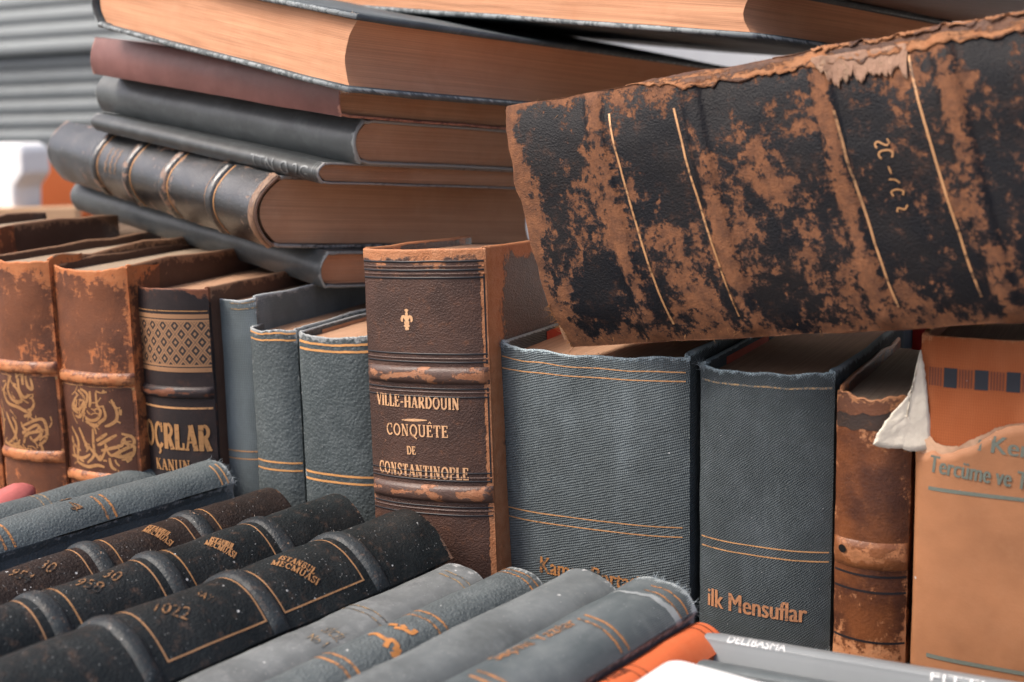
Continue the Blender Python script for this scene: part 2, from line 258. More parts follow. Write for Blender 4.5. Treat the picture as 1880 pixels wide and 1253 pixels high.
class Book:
    """local frame: x across the thickness, y from the spine into the book, z along the spine; the spine faces -y"""
    def __init__(s, key, name, label, group, cat='book', g=.0012, jw=.006, tc=.0022, ts=.0012, lump=.0003, skew=0.0, sag=0.0, top_noise=.0003, seed=None, warp=0.0):
        d = PL[key]; s.T, s.D, s.H, s.b, s.p = d['T'], d['D'], d['H'], d['b'], d['p']
        X, Y, Z, O = (Vector(d[k]) for k in 'XYZO')
        M = Matrix((X, Y, Z)).transposed().to_4x4(); M.translation = O
        s.root = bpy.data.objects.new(name, None); C.objects.link(s.root); s.root.matrix_world = M
        s.root.empty_display_size = .02
        tag(s.root, label, cat, group); s.key = key
        s.skew = skew; s.tc, s.ts, s.lump, s.sag, s.tn = tc, ts, lump, sag, top_noise
        s.seed = seed if seed is not None else sum(map(ord, key))*.37
        T2 = s.T/2; pts = []
        nb = 7
        for i in range(nb): pts.append((-T2, lerp(s.D, jw*1.25, i/(nb-1))))
        pts += [(-T2+g*.35, jw*.95), (-T2+g*.85, jw*.68), (-T2+g, jw*.42), (-T2+g*.7, jw*.15)]
        s.i_sp0 = len(pts)-2
        na = 40; T2s = T2-g*.3
        for i in range(na+1):
            t = i/na*math.pi; cx = -math.cos(t)
            q = math.copysign(abs(cx)**(.8), cx)
            pts.append((T2s*q, -s.b*(1-abs(q)**s.p)))
        m = [(-x, y) for x, y in reversed(pts[:nb+4])]
        s.i_sp1 = len(pts)+1
        pts += m; s.pts = [Vector((x, y)) for x, y in pts]
        n = len(pts); cum = [0.0]
        for i in range(1, n): cum.append(cum[-1]+(s.pts[i]-s.pts[i-1]).length)
        c0 = cum[-1]/2; s.s = [c-c0 for c in cum]
        s.nrm = []
        for i in range(n):
            a, b = s.pts[max(0, i-1)], s.pts[min(n-1, i+1)]; t = (b-a).normalized(); s.nrm.append(Vector((t.y, -t.x)))
        s.sh = abs(s.s[s.i_sp1-1]); s.ssp = abs(s.s[nb+4])     # hinge and edge of the spine arc
        s.bands = []; s.wearlist = []; s.we, s.wh, s.wle, s.wlh = .7, .5, .004, .003
    def at(s, sv):
        """profile point and outward normal at arc length sv"""
        a = s.s; sv = max(a[0], min(a[-1], sv)); lo, hi = 0, len(a)-1
        while hi-lo > 1:
            m = (lo+hi)//2
            if a[m] <= sv: lo = m
            else: hi = m
        t = (sv-a[lo])/max(1e-9, a[hi]-a[lo])
        return s.pts[lo].lerp(s.pts[hi], t), s.nrm[lo].lerp(s.nrm[hi], t).normalized()
    def s_of_x(s, x):
        lo, hi = nbs = (11, len(s.pts)-12)
        for i in range(lo, hi):
            if s.pts[i].x <= x <= s.pts[i+1].x:
                d = s.pts[i+1].x-s.pts[i].x
                return lerp(s.s[i], s.s[i+1], (x-s.pts[i].x)/d if d > 1e-9 else 0)
        return s.s[lo] if x < 0 else s.s[hi]
    def dlump(s, sv, z):
        return s.lump*(nz(sv, s.seed, z, 38)*1.0 + nz(sv+3, s.seed, z, 110)*.35)
    def ztop(s, sv, z):
        """small raggedness and sag of the head and tail of the spine"""
        k = max(0.0, (z-s.H*.85)/(s.H*.15))
        q = min(1, abs(sv)/s.sh)
        return z + k*k*(-s.sag*(1-q*q) + s.tn*(nz(sv, s.seed, 0, 70)*1.5+nz(sv, s.seed, 5, 420)*.35))
    def P(s, sv, z, off=0.0):
        p, n = s.at(sv); off += s.dlump(sv, z)
        for (zb, w, h) in s.bands:
            if abs(sv) < s.sh:
                fall = min(1, max(0, (s.ssp*1.0-abs(sv))/(s.T*.05)))
                off += h*math.exp(-((z-zb)/(w*.5))**4)*fall
        return Vector((p.x+n.x*off, p.y+n.y*off, s.ztop(sv, z)+s.skew*p.x))
    def wear(s, sv, z):
        w = s.we*(math.exp(-z/s.wle)+math.exp(-(s.H-z)/s.wle)) + s.wh*math.exp(-abs(abs(sv)-s.sh)/s.wlh)
        w += .6*s.we*math.exp(-abs(abs(sv)-s.s[-1])/.003)
        for f in s.wearlist: w += f(sv, z)
        return w
    def _rows(s, nzr):
        H = s.H; z = [0.0006*i for i in range(0)]
        r = [0.0, .0006, .0014, .0026, .0045, .007]
        body = [lerp(.010, H-.010, i/(nzr-1)) for i in range(nzr)]
        for (zb, w, h) in s.bands: body += [zb+w*k*.1 for k in (-9,-7,-6,-5,-4,-2,0,2,4,5,6,7,9)]
        body = [b for b in body if .008 < b < H-.008]
        return sorted(set(r+body+[H-x for x in r]))
    def shell(s, name, i0, i1, mat, nzr=40, cap0=False, cap1=False, parent=None, label=None):
        rows = s._rows(nzr); idx = list(range(i0, i1+1))
        loop = []                                       # (z, offset inwards fraction, rim z shift)
        for z in rows: loop.append((z, 0.0, 0.0))
        for k in (1,2,3): a = k/4*math.pi; loop.append((s.H, .5*(1-math.cos(a)), .5*math.sin(a)))
        loop += [(s.H, 1.0, 0), (s.H*.93, 1.0, 0), (s.H*.5, 1.0, 0), (0.0, 1.0, 0)]
        for k in (3,2,1): a = k/4*math.pi; loop.append((0.0, .5*(1-math.cos(a)), -.5*math.sin(a)))
        V, UV, WR, F = [], [], [], []
        for i in idx:
            sv = s.s[i]; inb = min(1, max(0, (abs(sv)-s.ssp*.95)/(s.sh-s.ssp*.95+1e-6))); t = lerp(s.ts, s.tc, inb)
            for (z, fr, dz) in loop:
                v = s.P(sv, z, -fr*t); v.z += dz*t
                V.append(v); UV.append((sv, z-fr*t)); WR.append(s.wear(sv, z)*(1.0 if fr < .9 else .3) + (.25 if 0 < fr < 1 else 0))
        m = len(loop)
        for a in range(len(idx)-1):
            for b in range(m):
                c = (b+1) % m; F.append((a*m+b, (a+1)*m+b, (a+1)*m+c, a*m+c))
        if cap0: F.append(tuple(range(m)))
        if cap1: F.append(tuple(reversed([(len(idx)-1)*m+b for b in range(m)])))
        o = mesh_obj(name, V, F, mat, parent or s.root, UV, WR)
        if label: o['label'] = label
        return o
    def covers(s, spine_mat, board_mat=None, nzr=46):
        bm = board_mat or spine_mat
        s.spine = s.shell('spine', s.i_sp0, s.i_sp1, spine_mat, nzr)
        s.back = s.shell('back_cover', 0, s.i_sp0, bm, 22, cap0=True)
        s.front = s.shell('front_cover', s.i_sp1, len(s.pts)-1, bm, 22, cap1=True)
    def pages(s, mat, sq=.0035, fore=.004, concave=.5, wob=.0004):
        x1 = s.T/2-s.tc*1.02; nx, ny = 26, 12; z0, z1 = sq, s.H-sq
        V, F = [], []
        def yb(q): return -s.b*(1-abs(q)**s.p)*.92+s.ts*1.6+.0008
        def yf(q): return s.D-fore-s.b*concave*(1-q*q)
        zs = (z0, z1)
        for zi, z in enumerate((z0, z1)):
            for i in range(nx+1):
                q = -1+2*i/nx
                for j in range(ny+1):
                    y = lerp(yb(q), yf(q), j/ny)
                    w = wob*(nz(q*.5, y*6, s.seed+z*9, 2.2)*1.3+nz(q*2, y*30, s.seed, 2.0)*.6)
                    V.append((q*x1, y, z+w*(1 if zi else -1)))
        K = (nx+1)*(ny+1)
        def id(zi, i, j): return zi*K+i*(ny+1)+j
        for i in range(nx):
            for j in range(ny):
                F.append((id(1,i,j), id(1,i+1,j), id(1,i+1,j+1), id(1,i,j+1)))
                F.append((id(0,i,j), id(0,i,j+1), id(0,i+1,j+1), id(0,i+1,j)))
            F.append((id(0,i,0), id(0,i+1,0), id(1,i+1,0), id(1,i,0)))
            F.append((id(0,i,ny), id(1,i,ny), id(1,i+1,ny), id(0,i+1,ny)))
        for j in range(ny):
            F.append((id(0,0,j), id(1,0,j), id(1,0,j+1), id(0,0,j+1)))
            F.append((id(0,nx,j), id(0,nx,j+1), id(1,nx,j+1), id(1,nx,j)))
        s.block = mesh_obj('page_block', V, F, mat, s.root, smooth=False)
        return s.block
    def sheet(s, name, s0, s1, z0, z1, mat, off=.00018, ns=24, nzz=3, thick=0.0, offf=None, zf=None, parent=None, label=None, wearv=None):
        """thin strip that follows the surface; zf(u) may give (z0, z1) per position, offf(u, v) the height"""
        V, UV, WR, F = [], [], [], []
        for i in range(ns+1):
            u = i/ns; sv = lerp(s0, s1, u); za, zb = zf(u) if zf else (z0, z1)
            for j in range(nzz+1):
                v = j/nzz; z = lerp(za, zb, v); h = off+(offf(u, v) if offf else 0)
                V.append(s.P(sv, z, h)); UV.append((sv, z)); WR.append(wearv(u, v) if wearv else s.wear(sv, z)*.5)
        m = nzz+1
        for i in range(ns):
            for j in range(nzz): F.append((i*m+j, (i+1)*m+j, (i+1)*m+j+1, i*m+j+1))
        o = mesh_obj(name, V, F, mat, parent or s.root, UV, WR)
        if label: o['label'] = label
        if thick: 
            md = o.modifiers.new('thickness', 'SOLIDIFY'); md.thickness = thick; md.offset = -1
        return o
    def line(s, z, mat, s0=None, s1=None, w=.0007, name='gilt_line', tilt=0.0, parent=None):
        s0 = -s.ssp*.96 if s0 is None else s0; s1 = s.ssp*.96 if s1 is None else s1
        return s.sheet(name, s0, s1, 0, 0, mat, ns=30, nzz=1, parent=parent, zf=lambda u: (z+tilt*(u-.5)-w/2+.0001*nz(u, z, s.seed, 9), z+tilt*(u-.5)+w/2+.0001*nz(u, z, s.seed+4, 9)))
    def vline(s, sv, z0, z1, mat, w=.0008, name='gilt_line'):
        return s.sheet(name, sv-w/2, sv+w/2, z0, z1, mat, ns=1, nzz=24)
    def band(s, z, w, h, mat, wear=.55, name='raised_band'):
        """raised cord: a half-round strip across the spine"""
        def of(u, v):
            e = min(1, min(u, 1-u)/.04)
            return h*e*(max(0.0, 1-(2*v-1)**2))**.5*(1+.12*nz(u*3, v, s.seed+z*50, 3))
        def wv(u, v): return wear*(.35+.65*(1-abs(2*v-1)))+.35*nz(u*4, v*2, s.seed, 2.0)
        q = s.ssp*.995
        return s.sheet(name, -q, q, z-w/2, z+w/2, mat, off=.00005, ns=36, nzz=9, offf=of, wearv=wv)
    def flat_mesh(s, name, V2, F, mat, off=.0004, parent=None):
        """(arc length, z) polygons laid on the spine"""
        V = [s.P(a, z, off) for a, z in V2]
        return mesh_obj(name, V, F, mat, parent or s.root, [tuple(v) for v in V2], None, smooth=False)
    def ribbons(s, name, strokes, mat, off=.0003, parent=None):
        V, F = [], []
        for pts, w in strokes:
            n = len(pts); k0 = len(V)
            for i, p in enumerate(pts):
                a = pts[max(0, i-1)]; b = pts[min(n-1, i+1)]; dx, dz = b[0]-a[0], b[1]-a[1]; L = math.hypot(dx, dz) or 1
                ww = (w[i] if isinstance(w, (list, tuple)) else w)/2
                V.append((p[0]-dz/L*ww, p[1]+dx/L*ww)); V.append((p[0]+dz/L*ww, p[1]-dx/L*ww))
            for i in range(n-1): F.append((k0+2*i+1, k0+2*i+3, k0+2*i+2, k0+2*i))
        return s.flat_mesh(name, V, F, mat, off, parent)
    def xs(s, p): return (s.s_of_x(p[0]), p[1])
    def text(s, string, p0, p1, height, mat, serif=False, name='title_lettering', bold=0.0, parent=None, off=.0004):
        """letters fitted between two spine points (local x, z) on the baseline"""
        a, b = s.xs(p0), s.xs(p1); d = Vector((b[0]-a[0], b[1]-a[1])); L = d.length; d /= L; u = Vector((-d.y, d.x))
        if serif:
            st, wid = serif_strokes(string); k = L/wid
            out = []
            for pts, w in st: out.append(([(a[0]+d.x*x*k+u.x*y*height, a[1]+d.y*x*k+u.y*y*height) for x, y in pts], w*height*(1+bold)))
            return s.ribbons(name, out, mat, off, parent)
        vs, fs = font_mesh(string); x0 = min(v[0] for v in vs); x1 = max(v[0] for v in vs); k = L/(x1-x0)
        V2 = [(a[0]+d.x*(x-x0)*k+u.x*y*height/.72, a[1]+d.y*(x-x0)*k+u.y*y*height/.72) for x, y in vs]
        if bold:                                        # heavier face: a second pass shifted along the line, a hair prouder
            n0 = len(V2); V2 = V2+[(q[0]+d.x*bold, q[1]+d.y*bold) for q in V2]; fs = list(fs)+[tuple(i+n0 for i in f) for f in fs]
            o = s.flat_mesh(name, V2, fs, mat, off, parent)
            for v in list(o.data.vertices)[n0:]:
                nn = Vector((0, -1, 0)); v.co += nn*.00006
            return o
        return s.flat_mesh(name, V2, fs, mat, off, parent)
    def fray(s, n, mat, pick, length=.004, rad=.00011, name='frayed_threads'):
        V, F = [], []
        for _ in range(n):
            sv, z, dirz = pick(); p, nr = s.at(sv); base = s.P(sv, z, 0)
            d = Vector((nr.x*.6, nr.y*.6, dirz)) + Vector((random.uniform(-1,1), random.uniform(-1,1), random.uniform(-.6,.6)))*.75; d.normalize()
            L = length*random.uniform(.3, 1.0); bend = Vector((random.uniform(-1,1), random.uniform(-1,1), random.uniform(-1,1)))*L*.45
            k0 = len(V); r = rad*random.uniform(.7, 1.3); m = 5
            for i in range(m+1):
                t = i/m; c = base-d*.0004+d*L*t+bend*t*t; rr = r*(1-.6*t)
                e1 = d.orthogonal().normalized(); e2 = d.cross(e1)
                for q in range(3): an = q*2.094; V.append(c+e1*rr*math.cos(an)+e2*rr*math.sin(an))
            for i in range(m):
                for q in range(3): a = k0+i*3+q; b = k0+i*3+(q+1)%3; F.append((a, b, b+3, a+3))
        return mesh_obj(name, V, F, mat, s.root)
    def endpaper(s, side, mat, y0, y1):
        """paste-down on the inside of a board (side -1 back, +1 front)"""
        x = side*(s.T/2-s.tc-.0003); z0, z1 = s.H*.5, s.H-.0012
        V = [(x, y0, z0), (x, y1, z0), (x, y1, z1), (x, y0, z1)]
        V += [(v[0]-side*.0002, v[1], v[2]) for v in V]
        return mesh_obj('endpaper', V, [(0,1,2,3), (7,6,5,4), (0,4,5,1), (1,5,6,2), (2,6,7,3), (3,7,4,0)], mat, s.root, smooth=False)

def crom(pts, k=6):
    """smooth a polyline (Catmull-Rom)"""
    out = []; n = len(pts)
    for i in range(n-1):
        p0, p1, p2, p3 = (pts[max(0, i-1)], pts[i], pts[i+1], pts[min(n-1, i+2)])
        for j in range(k):
            t = j/k
            out.append(tuple(.5*(2*p1[a]+(p2[a]-p0[a])*t+(2*p0[a]-5*p1[a]+4*p2[a]-p3[a])*t*t+(3*p1[a]-p0[a]-3*p2[a]+p3[a])*t**3) for a in (0,1)))
    out.append(tuple(pts[-1])); return out

_fonts = {}
def font_mesh(string, bold=0.0):
    if (string, bold) in _fonts: return _fonts[(string, bold)]
    cu = bpy.data.curves.new('lettering', 'FONT'); cu.body = string; cu.size = 1.0; cu.resolution_u = 3; cu.offset = bold
    o = bpy.data.objects.new('lettering', cu); C.objects.link(o)
    dg = bpy.context.evaluated_depsgraph_get(); me = bpy.data.meshes.new_from_object(o.evaluated_get(dg))
    import bmesh
    bm = bmesh.new(); bm.from_mesh(me); bmesh.ops.triangulate(bm, faces=bm.faces)
    for _ in range(4):
        es = [e for e in bm.edges if e.calc_length() > .10]
        if es: bmesh.ops.subdivide_edges(bm, edges=es, cuts=1); bmesh.ops.triangulate(bm, faces=bm.faces)
    bm.to_mesh(me); bm.free()
    vs = [(v.co.x, v.co.y) for v in me.vertices]; fs = [tuple(p.vertices) for p in me.polygons]
    bpy.data.objects.remove(o); bpy.data.curves.remove(cu); bpy.data.meshes.remove(me)
    _fonts[(string, bold)] = (vs, fs); return vs, fs

# hand-drawn Roman capitals: strokes in a cell of height 1; 'k' thick, 'n' thin; serifs at listed points
def _arc(cx, cy, rx, ry, a0, a1, n=14): return [(cx+rx*math.cos(math.radians(lerp(a0, a1, i/n))), cy+ry*math.sin(math.radians(lerp(a0, a1, i/n)))) for i in range(n+1)]
k_, n_ = .17, .075
GL = {
 'V': (.72, [([(.08,1),(.36,0)],k_),([(.36,0),(.64,1)],n_)], [(.08,1),(.64,1)]),
 'I': (.34, [([(.17,0),(.17,1)],k_)], [(.17,0),(.17,1)]),
 'İ': (.34, [([(.17,0),(.17,1)],k_),([(.11,1.2),(.24,1.2)],.13)], [(.17,0),(.17,1)]),
 'L': (.60, [([(.15,0),(.15,1)],k_),([(.15,.04),(.55,.04)],n_),([(.54,0),(.54,.28)],n_)], [(.15,0),(.15,1)]),
 'E': (.62, [([(.15,0),(.15,1)],k_),([(.15,.04),(.56,.04)],n_),([(.15,.96),(.54,.96)],n_),([(.15,.52),(.42,.52)],n_),([(.55,0),(.55,.26)],n_),([(.53,1),(.53,.76)],n_),([(.42,.42),(.42,.62)],n_)], [(.15,0),(.15,1)]),
 'H': (.80, [([(.16,0),(.16,1)],k_),([(.64,0),(.64,1)],k_),([(.16,.5),(.64,.5)],n_)], [(.16,0),(.16,1),(.64,0),(.64,1)]),
 'A': (.74, [([(.10,0),(.36,1)],n_),([(.36,1),(.64,0)],k_),([(.20,.33),(.54,.33)],n_)], [(.10,0),(.64,0)]),
 'R': (.74, [([(.16,0),(.16,1)],k_),(_arc(.34,.74,.24,.23,90,-90),.12),([(.16,.97),(.34,.97)],n_),([(.16,.51),(.34,.51)],n_),([(.36,.5),(.62,0)],k_)], [(.16,0),(.16,1),(.64,0)]),
 'D': (.78, [([(.16,0),(.16,1)],k_),(_arc(.32,.5,.36,.46,90,-90,18),.14),([(.16,.96),(.34,.96)],n_),([(.16,.04),(.34,.04)],n_)], [(.16,0),(.16,1)]),
 'O': (.82, [(_arc(.41,.5,.31,.46,0,360,24),.13)], []),
 'U': (.76, [([(.14,1),(.14,.3)]+_arc(.37,.3,.23,.27,180,360,12)+[(.60,1)],.12)], [(.14,1),(.60,1)]),
 'N': (.80, [([(.15,0),(.15,1)],n_),([(.15,1),(.63,0)],k_),([(.63,0),(.63,1)],n_)], [(.15,0),(.15,1),(.63,1)]),
 'C': (.74, [(_arc(.42,.5,.31,.46,42,318,22),.13),([(.64,.62),(.64,1)],n_)], []),
 'Q': (.82, [(_arc(.41,.5,.31,.46,0,360,24),.13),([(.36,.12),(.52,-.08),(.72,-.2)],.11)], []),
 'T': (.70, [([(.35,0),(.35,1)],k_),([(.06,.96),(.64,.96)],n_),([(.07,1),(.07,.74)],n_),([(.63,1),(.63,.74)],n_)], [(.35,0)]),
 'S': (.60, [([(.50,.80),(.44,.93),(.30,.97),(.14,.86),(.14,.68),(.30,.54),(.46,.40),(.50,.22),(.38,.05),(.24,.03),(.10,.16)],.13),([(.52,.72),(.52,.98)],n_),([(.08,.02),(.08,.30)],n_)], []),
 'P': (.66, [([(.16,0),(.16,1)],k_),(_arc(.34,.72,.24,.25,90,-90),.13),([(.16,.97),(.34,.97)],n_),([(.16,.47),(.34,.47)],n_)], [(.16,0),(.16,1)]),
 'K': (.76, [([(.16,0),(.16,1)],k_),([(.16,.42),(.58,1)],n_),([(.30,.58),(.62,0)],k_)], [(.16,0),(.16,1),(.60,1),(.62,0)]),
 'B': (.70, [([(.16,0),(.16,1)],k_),(_arc(.32,.75,.22,.22,90,-90),.13),(_arc(.34,.27,.26,.25,90,-90),.13),([(.16,.96),(.32,.96)],n_),([(.16,.52),(.34,.52)],n_),([(.16,.03),(.34,.03)],n_)], []),
 'M': (.95, [([(.14,0),(.14,1)],n_),([(.14,1),(.46,.05)],k_),([(.46,.05),(.78,1)],n_),([(.78,0),(.78,1)],k_)], [(.14,0),(.14,1),(.78,0),(.78,1)]),
 '-': (.46, [([(.06,.42),(.40,.42)],.11)], []),
 ' ': (.40, [], []),
}
GL['Ê'] = (GL['E'][0], GL['E'][1]+[([(.20,1.12),(.34,1.28),(.48,1.12)],n_)], GL['E'][2])
GL['Ç'] = (GL['C'][0], GL['C'][1]+[([(.42,.02),(.50,-.14),(.36,-.24)],.09)], [])
def serif_strokes(string):
    x = 0.0; out = []
    for ch in string:
        w, st, se = GL[ch]
        for pts, ww in st: out.append(([(x+a, b) for a, b in pts], ww))
        for a, b in se: out.append(([(x+a-.13, b+(.03 if b < .5 else -.03)), (x+a+.13, b+(.03 if b < .5 else -.03))], .07))
        x += w+.06
    return out, x

def solid(name, poly, thick, mat, parent=None, matrix=None, bevel=.002, curl=None):
    """a plate: 2D outline (x, z) extruded in y, softened edges"""
    n = len(poly); V = [(x, 0, z) for x, z in poly]+[(x, thick, z) for x, z in poly]
    if curl: V = [(v[0], v[1]+curl(v[0], v[2]), v[2]) for v in V]
    F = [tuple(range(n)), tuple(reversed(range(n, 2*n)))]+[(i, i+n, (i+1)%n+n, (i+1)%n) for i in range(n)]
    o = mesh_obj(name, V, F, mat, parent, smooth=False, matrix=matrix)
    if bevel:
        m = o.modifiers.new('soft', 'BEVEL'); m.width = bevel; m.segments = 3; m.limit_method = 'ANGLE'
    return o
# ---------------------------------------------------------------- palette
DK = (.012,.015,.019)
PAGE = paper('old_pages', (.58,.35,.225)); PAGE_L = paper('pale_pages', (.36,.28,.205)); PAGE_B = paper('brown_pages', (.48,.29,.185))
PAGE_O = paper('orange_pages', (.61,.32,.19), contrast=.22, stain=.45)
GILT = gilt(); GILT_BR = gilt('bright_gilt', (.80,.40,.15), (.12,.09,.07), thr=.33); GILT_F = gilt('faded_gilt', (.40,.27,.14), (.12,.13,.13), thr=.5, scale=700)
GILT_D = gilt('dull_gilt', (.46,.24,.10), (.13,.06,.03), thr=.42, scale=500)
GILT_Q = gilt('quiet_gilt', (.46,.25,.12), (.04,.035,.03), thr=.40, scale=500)
GILT_M = gilt('half_rubbed_gilt', (.46,.235,.10), (.03,.03,.028), thr=.43, scale=900)
GILT_N = gilt('nearly_rubbed_off_gilt', (.36,.19,.085), (.03,.03,.028), thr=.52, scale=650)
GILT_R = gilt('rubbed_gilt', (.55,.25,.09), (.09,.085,.075), thr=.47, scale=800)
BLIND = plain('blind_tooling', (.02,.02,.024), .35, coord='uv')
THREAD = plain('frayed_fibre', (.36,.42,.45), .9); THREAD_B = plain('frayed_leather_fibre', (.42,.20,.08), .9); THREAD_P = plain('pale_fibre', (.60,.52,.44), .9)
RED = plain('red_endpaper', (.50,.07,.035), .8)
G_ROW, G_STACK, G_UP = 'books standing in the back row', 'books stacked flat', 'books standing spine up in the front row'

# ---------------------------------------------------------------- the setting: table, board under the row, wall behind
def slab(name, x0, x1, y0, y1, z0, z1, mat, rot=0.0, loc=(0,0,0)):
    o = solid(name, [(x0,z0),(x1,z0),(x1,z1),(x0,z1)], y1-y0, mat, bevel=.004)
    o.rotation_euler = (0,0,rot); o.location = (loc[0]-math.sin(rot)*y0, loc[1]+math.cos(rot)*y0, loc[2]); return o
WOOD = plain('table_wood', (.14,.09,.055), .75, .35, 14, bump=.3)
slab('table', -1.3, 1.3, -.75, .95, -.115, -.075, WOOD, math.radians(-25), (0,.72,0)).update_tag()
bpy.data.objects['table']['kind'] = 'structure'
o = slab('table_riser', -.62, .52, -.028, .62, -.074, -.0005, WOOD, math.radians(-25), (0.16373,0.57229,0)); o['kind'] = 'structure'
gr = mesh_obj('ground', [(-60,-20,-.9),(60,-20,-.9),(60,80,-.9),(-60,80,-.9)], [(0,1,2,3)], plain('ground_paving', (.22,.22,.22), .9, .3, 3), smooth=False); gr['kind'] = 'structure'

# ---------------------------------------------------------------- back row
# brown leather books with Arabic calligraphy
BRN = leather('red_brown_leather', (.125,.052,.032), (.20,.075,.038), (.46,.145,.050), (.52,.20,.08), thr=.575, patch=66, stretch=(1.8,.7,1), kw=.24, grain=900, gb=.3, rough=(.42,.62), soft=.035, fine=.5, big=.3, spec=.3, mid=(.20,.072,.036))
BRN_B = leather('red_brown_band', (.20,.07,.032), (.13,.05,.03), (.46,.14,.045), (.52,.22,.09), thr=.58, patch=140, kw=.30, soft=.07, rough=(.35,.55))
BOARD = smooth_cloth('brown_board_paper', (.10,.052,.035), film=.2, filmcol=(.16,.10,.07), wearcol=(.30,.17,.10), specks=0)
def old_folio(key, label, H_extra=0):
    b = Book(key, 'leather_book', label, G_ROW, g=.0008, jw=.009, tc=.003, ts=.0016, lump=.0009, top_noise=.0022, sag=.002)
    b.we, b.wle, b.wh, b.wlh = .75, .006, .75, .0035
    b.covers(BRN, BOARD, 40); b.pages(PAGE_L)
    for sd, i0 in ((-1, 'back'), (1, 'front')):                 # leather runs a little way onto each board
        s0, s1 = (b.s[11]+.0005, b.s[11]-.026) if sd < 0 else (b.s[-12]-.0005, b.s[-12]+.026)
        b.sheet('leather_edge', s0, s1, .0, b.H+.0006, BRN, off=.0006, ns=10, nzz=30)
    return b
r0a = old_folio('R0a', 'dark brown book at the far left end of the row, taller than its neighbours')
r0 = old_folio('R0', 'worn orange-brown leather book with gold calligraphy, leftmost spine of the back row')
r1 = old_folio('R1', 'worn orange-brown leather book with gold calligraphy, beside the gold lattice book')
def zof(p): return p[1]
for b, zs in ((r0, (zof((0.00954, 0.10989)), zof((0.00406, 0.05575)))), (r1, (zof((0.01083, 0.10574)), zof((0.00554, 0.04580))))):
    for z in zs: b.band(z, .0075, .0022, BRN_B)
r0.line(zof((0.00896, 0.10396)), GILT_D, w=.0016); r1.line(zof((0.01036, 0.10025)), GILT_D, w=.0016)
r0.line(zof((0.00449, 0.05982)), GILT_D, w=.0014); r1.line(zof((0.00590, 0.04980)), GILT_D, w=.0014)
def callig(b, key, strokes, w=.0017):
    out = []
    for st in strokes:
        pts = crom([b.xs(p) for p in st], 6); n = len(pts)
        out.append((pts, [w*(.45+.75*math.sin(math.pi*min(1, (i+1.5)/(n+1)))**.6) for i in range(n)]))
    rnd = random.Random(key+3); base = [p for st in strokes for p in st]
    for _ in range(46):                                         # small vowel marks and flourishes between the big strokes
        x, z = rnd.choice(base); x += rnd.uniform(-.003, .003); z += rnd.uniform(-.003, .003); a = rnd.uniform(0, 6.28); L_ = rnd.uniform(.0012, .0042); k = rnd.uniform(-1, 1)
        x = max(-b.ssp*.72, min(b.ssp*.72, x))
        out.append((crom([(x-L_*math.cos(a), z-L_*math.sin(a)), (x+k*L_*.5*math.sin(a), z-k*L_*.5*math.cos(a)), (x+L_*math.cos(a), z+L_*math.sin(a))], 4), rnd.uniform(.0006, .0012)))
    return b.ribbons('calligraphy', out, GILT_D, .0003)
BRN_D = leather('dark_brown_panel', (.075,.030,.020), (.11,.042,.025), (.36,.115,.045), (.42,.17,.07), thr=.66, patch=66, kw=.1, grain=900, gb=.25, rough=(.38,.6), soft=.06, fine=.45)
for b, ya, yb_ in ((r0, (0.00902, 0.10462)[1], (0.00442, 0.05914)[1]), (r1, (0.01042, 0.10090)[1], (0.00584, 0.04913)[1])):
    b.sheet('title_panel', -b.ssp*.9, b.ssp*.9, 0, 0, BRN_D, off=.0002, ns=40, nzz=14, zf=lambda u: (yb_+.0008*nz(u*9, 1, b.seed, 1.0), ya+.0008*nz(u*9, 5, b.seed, 1.0)))
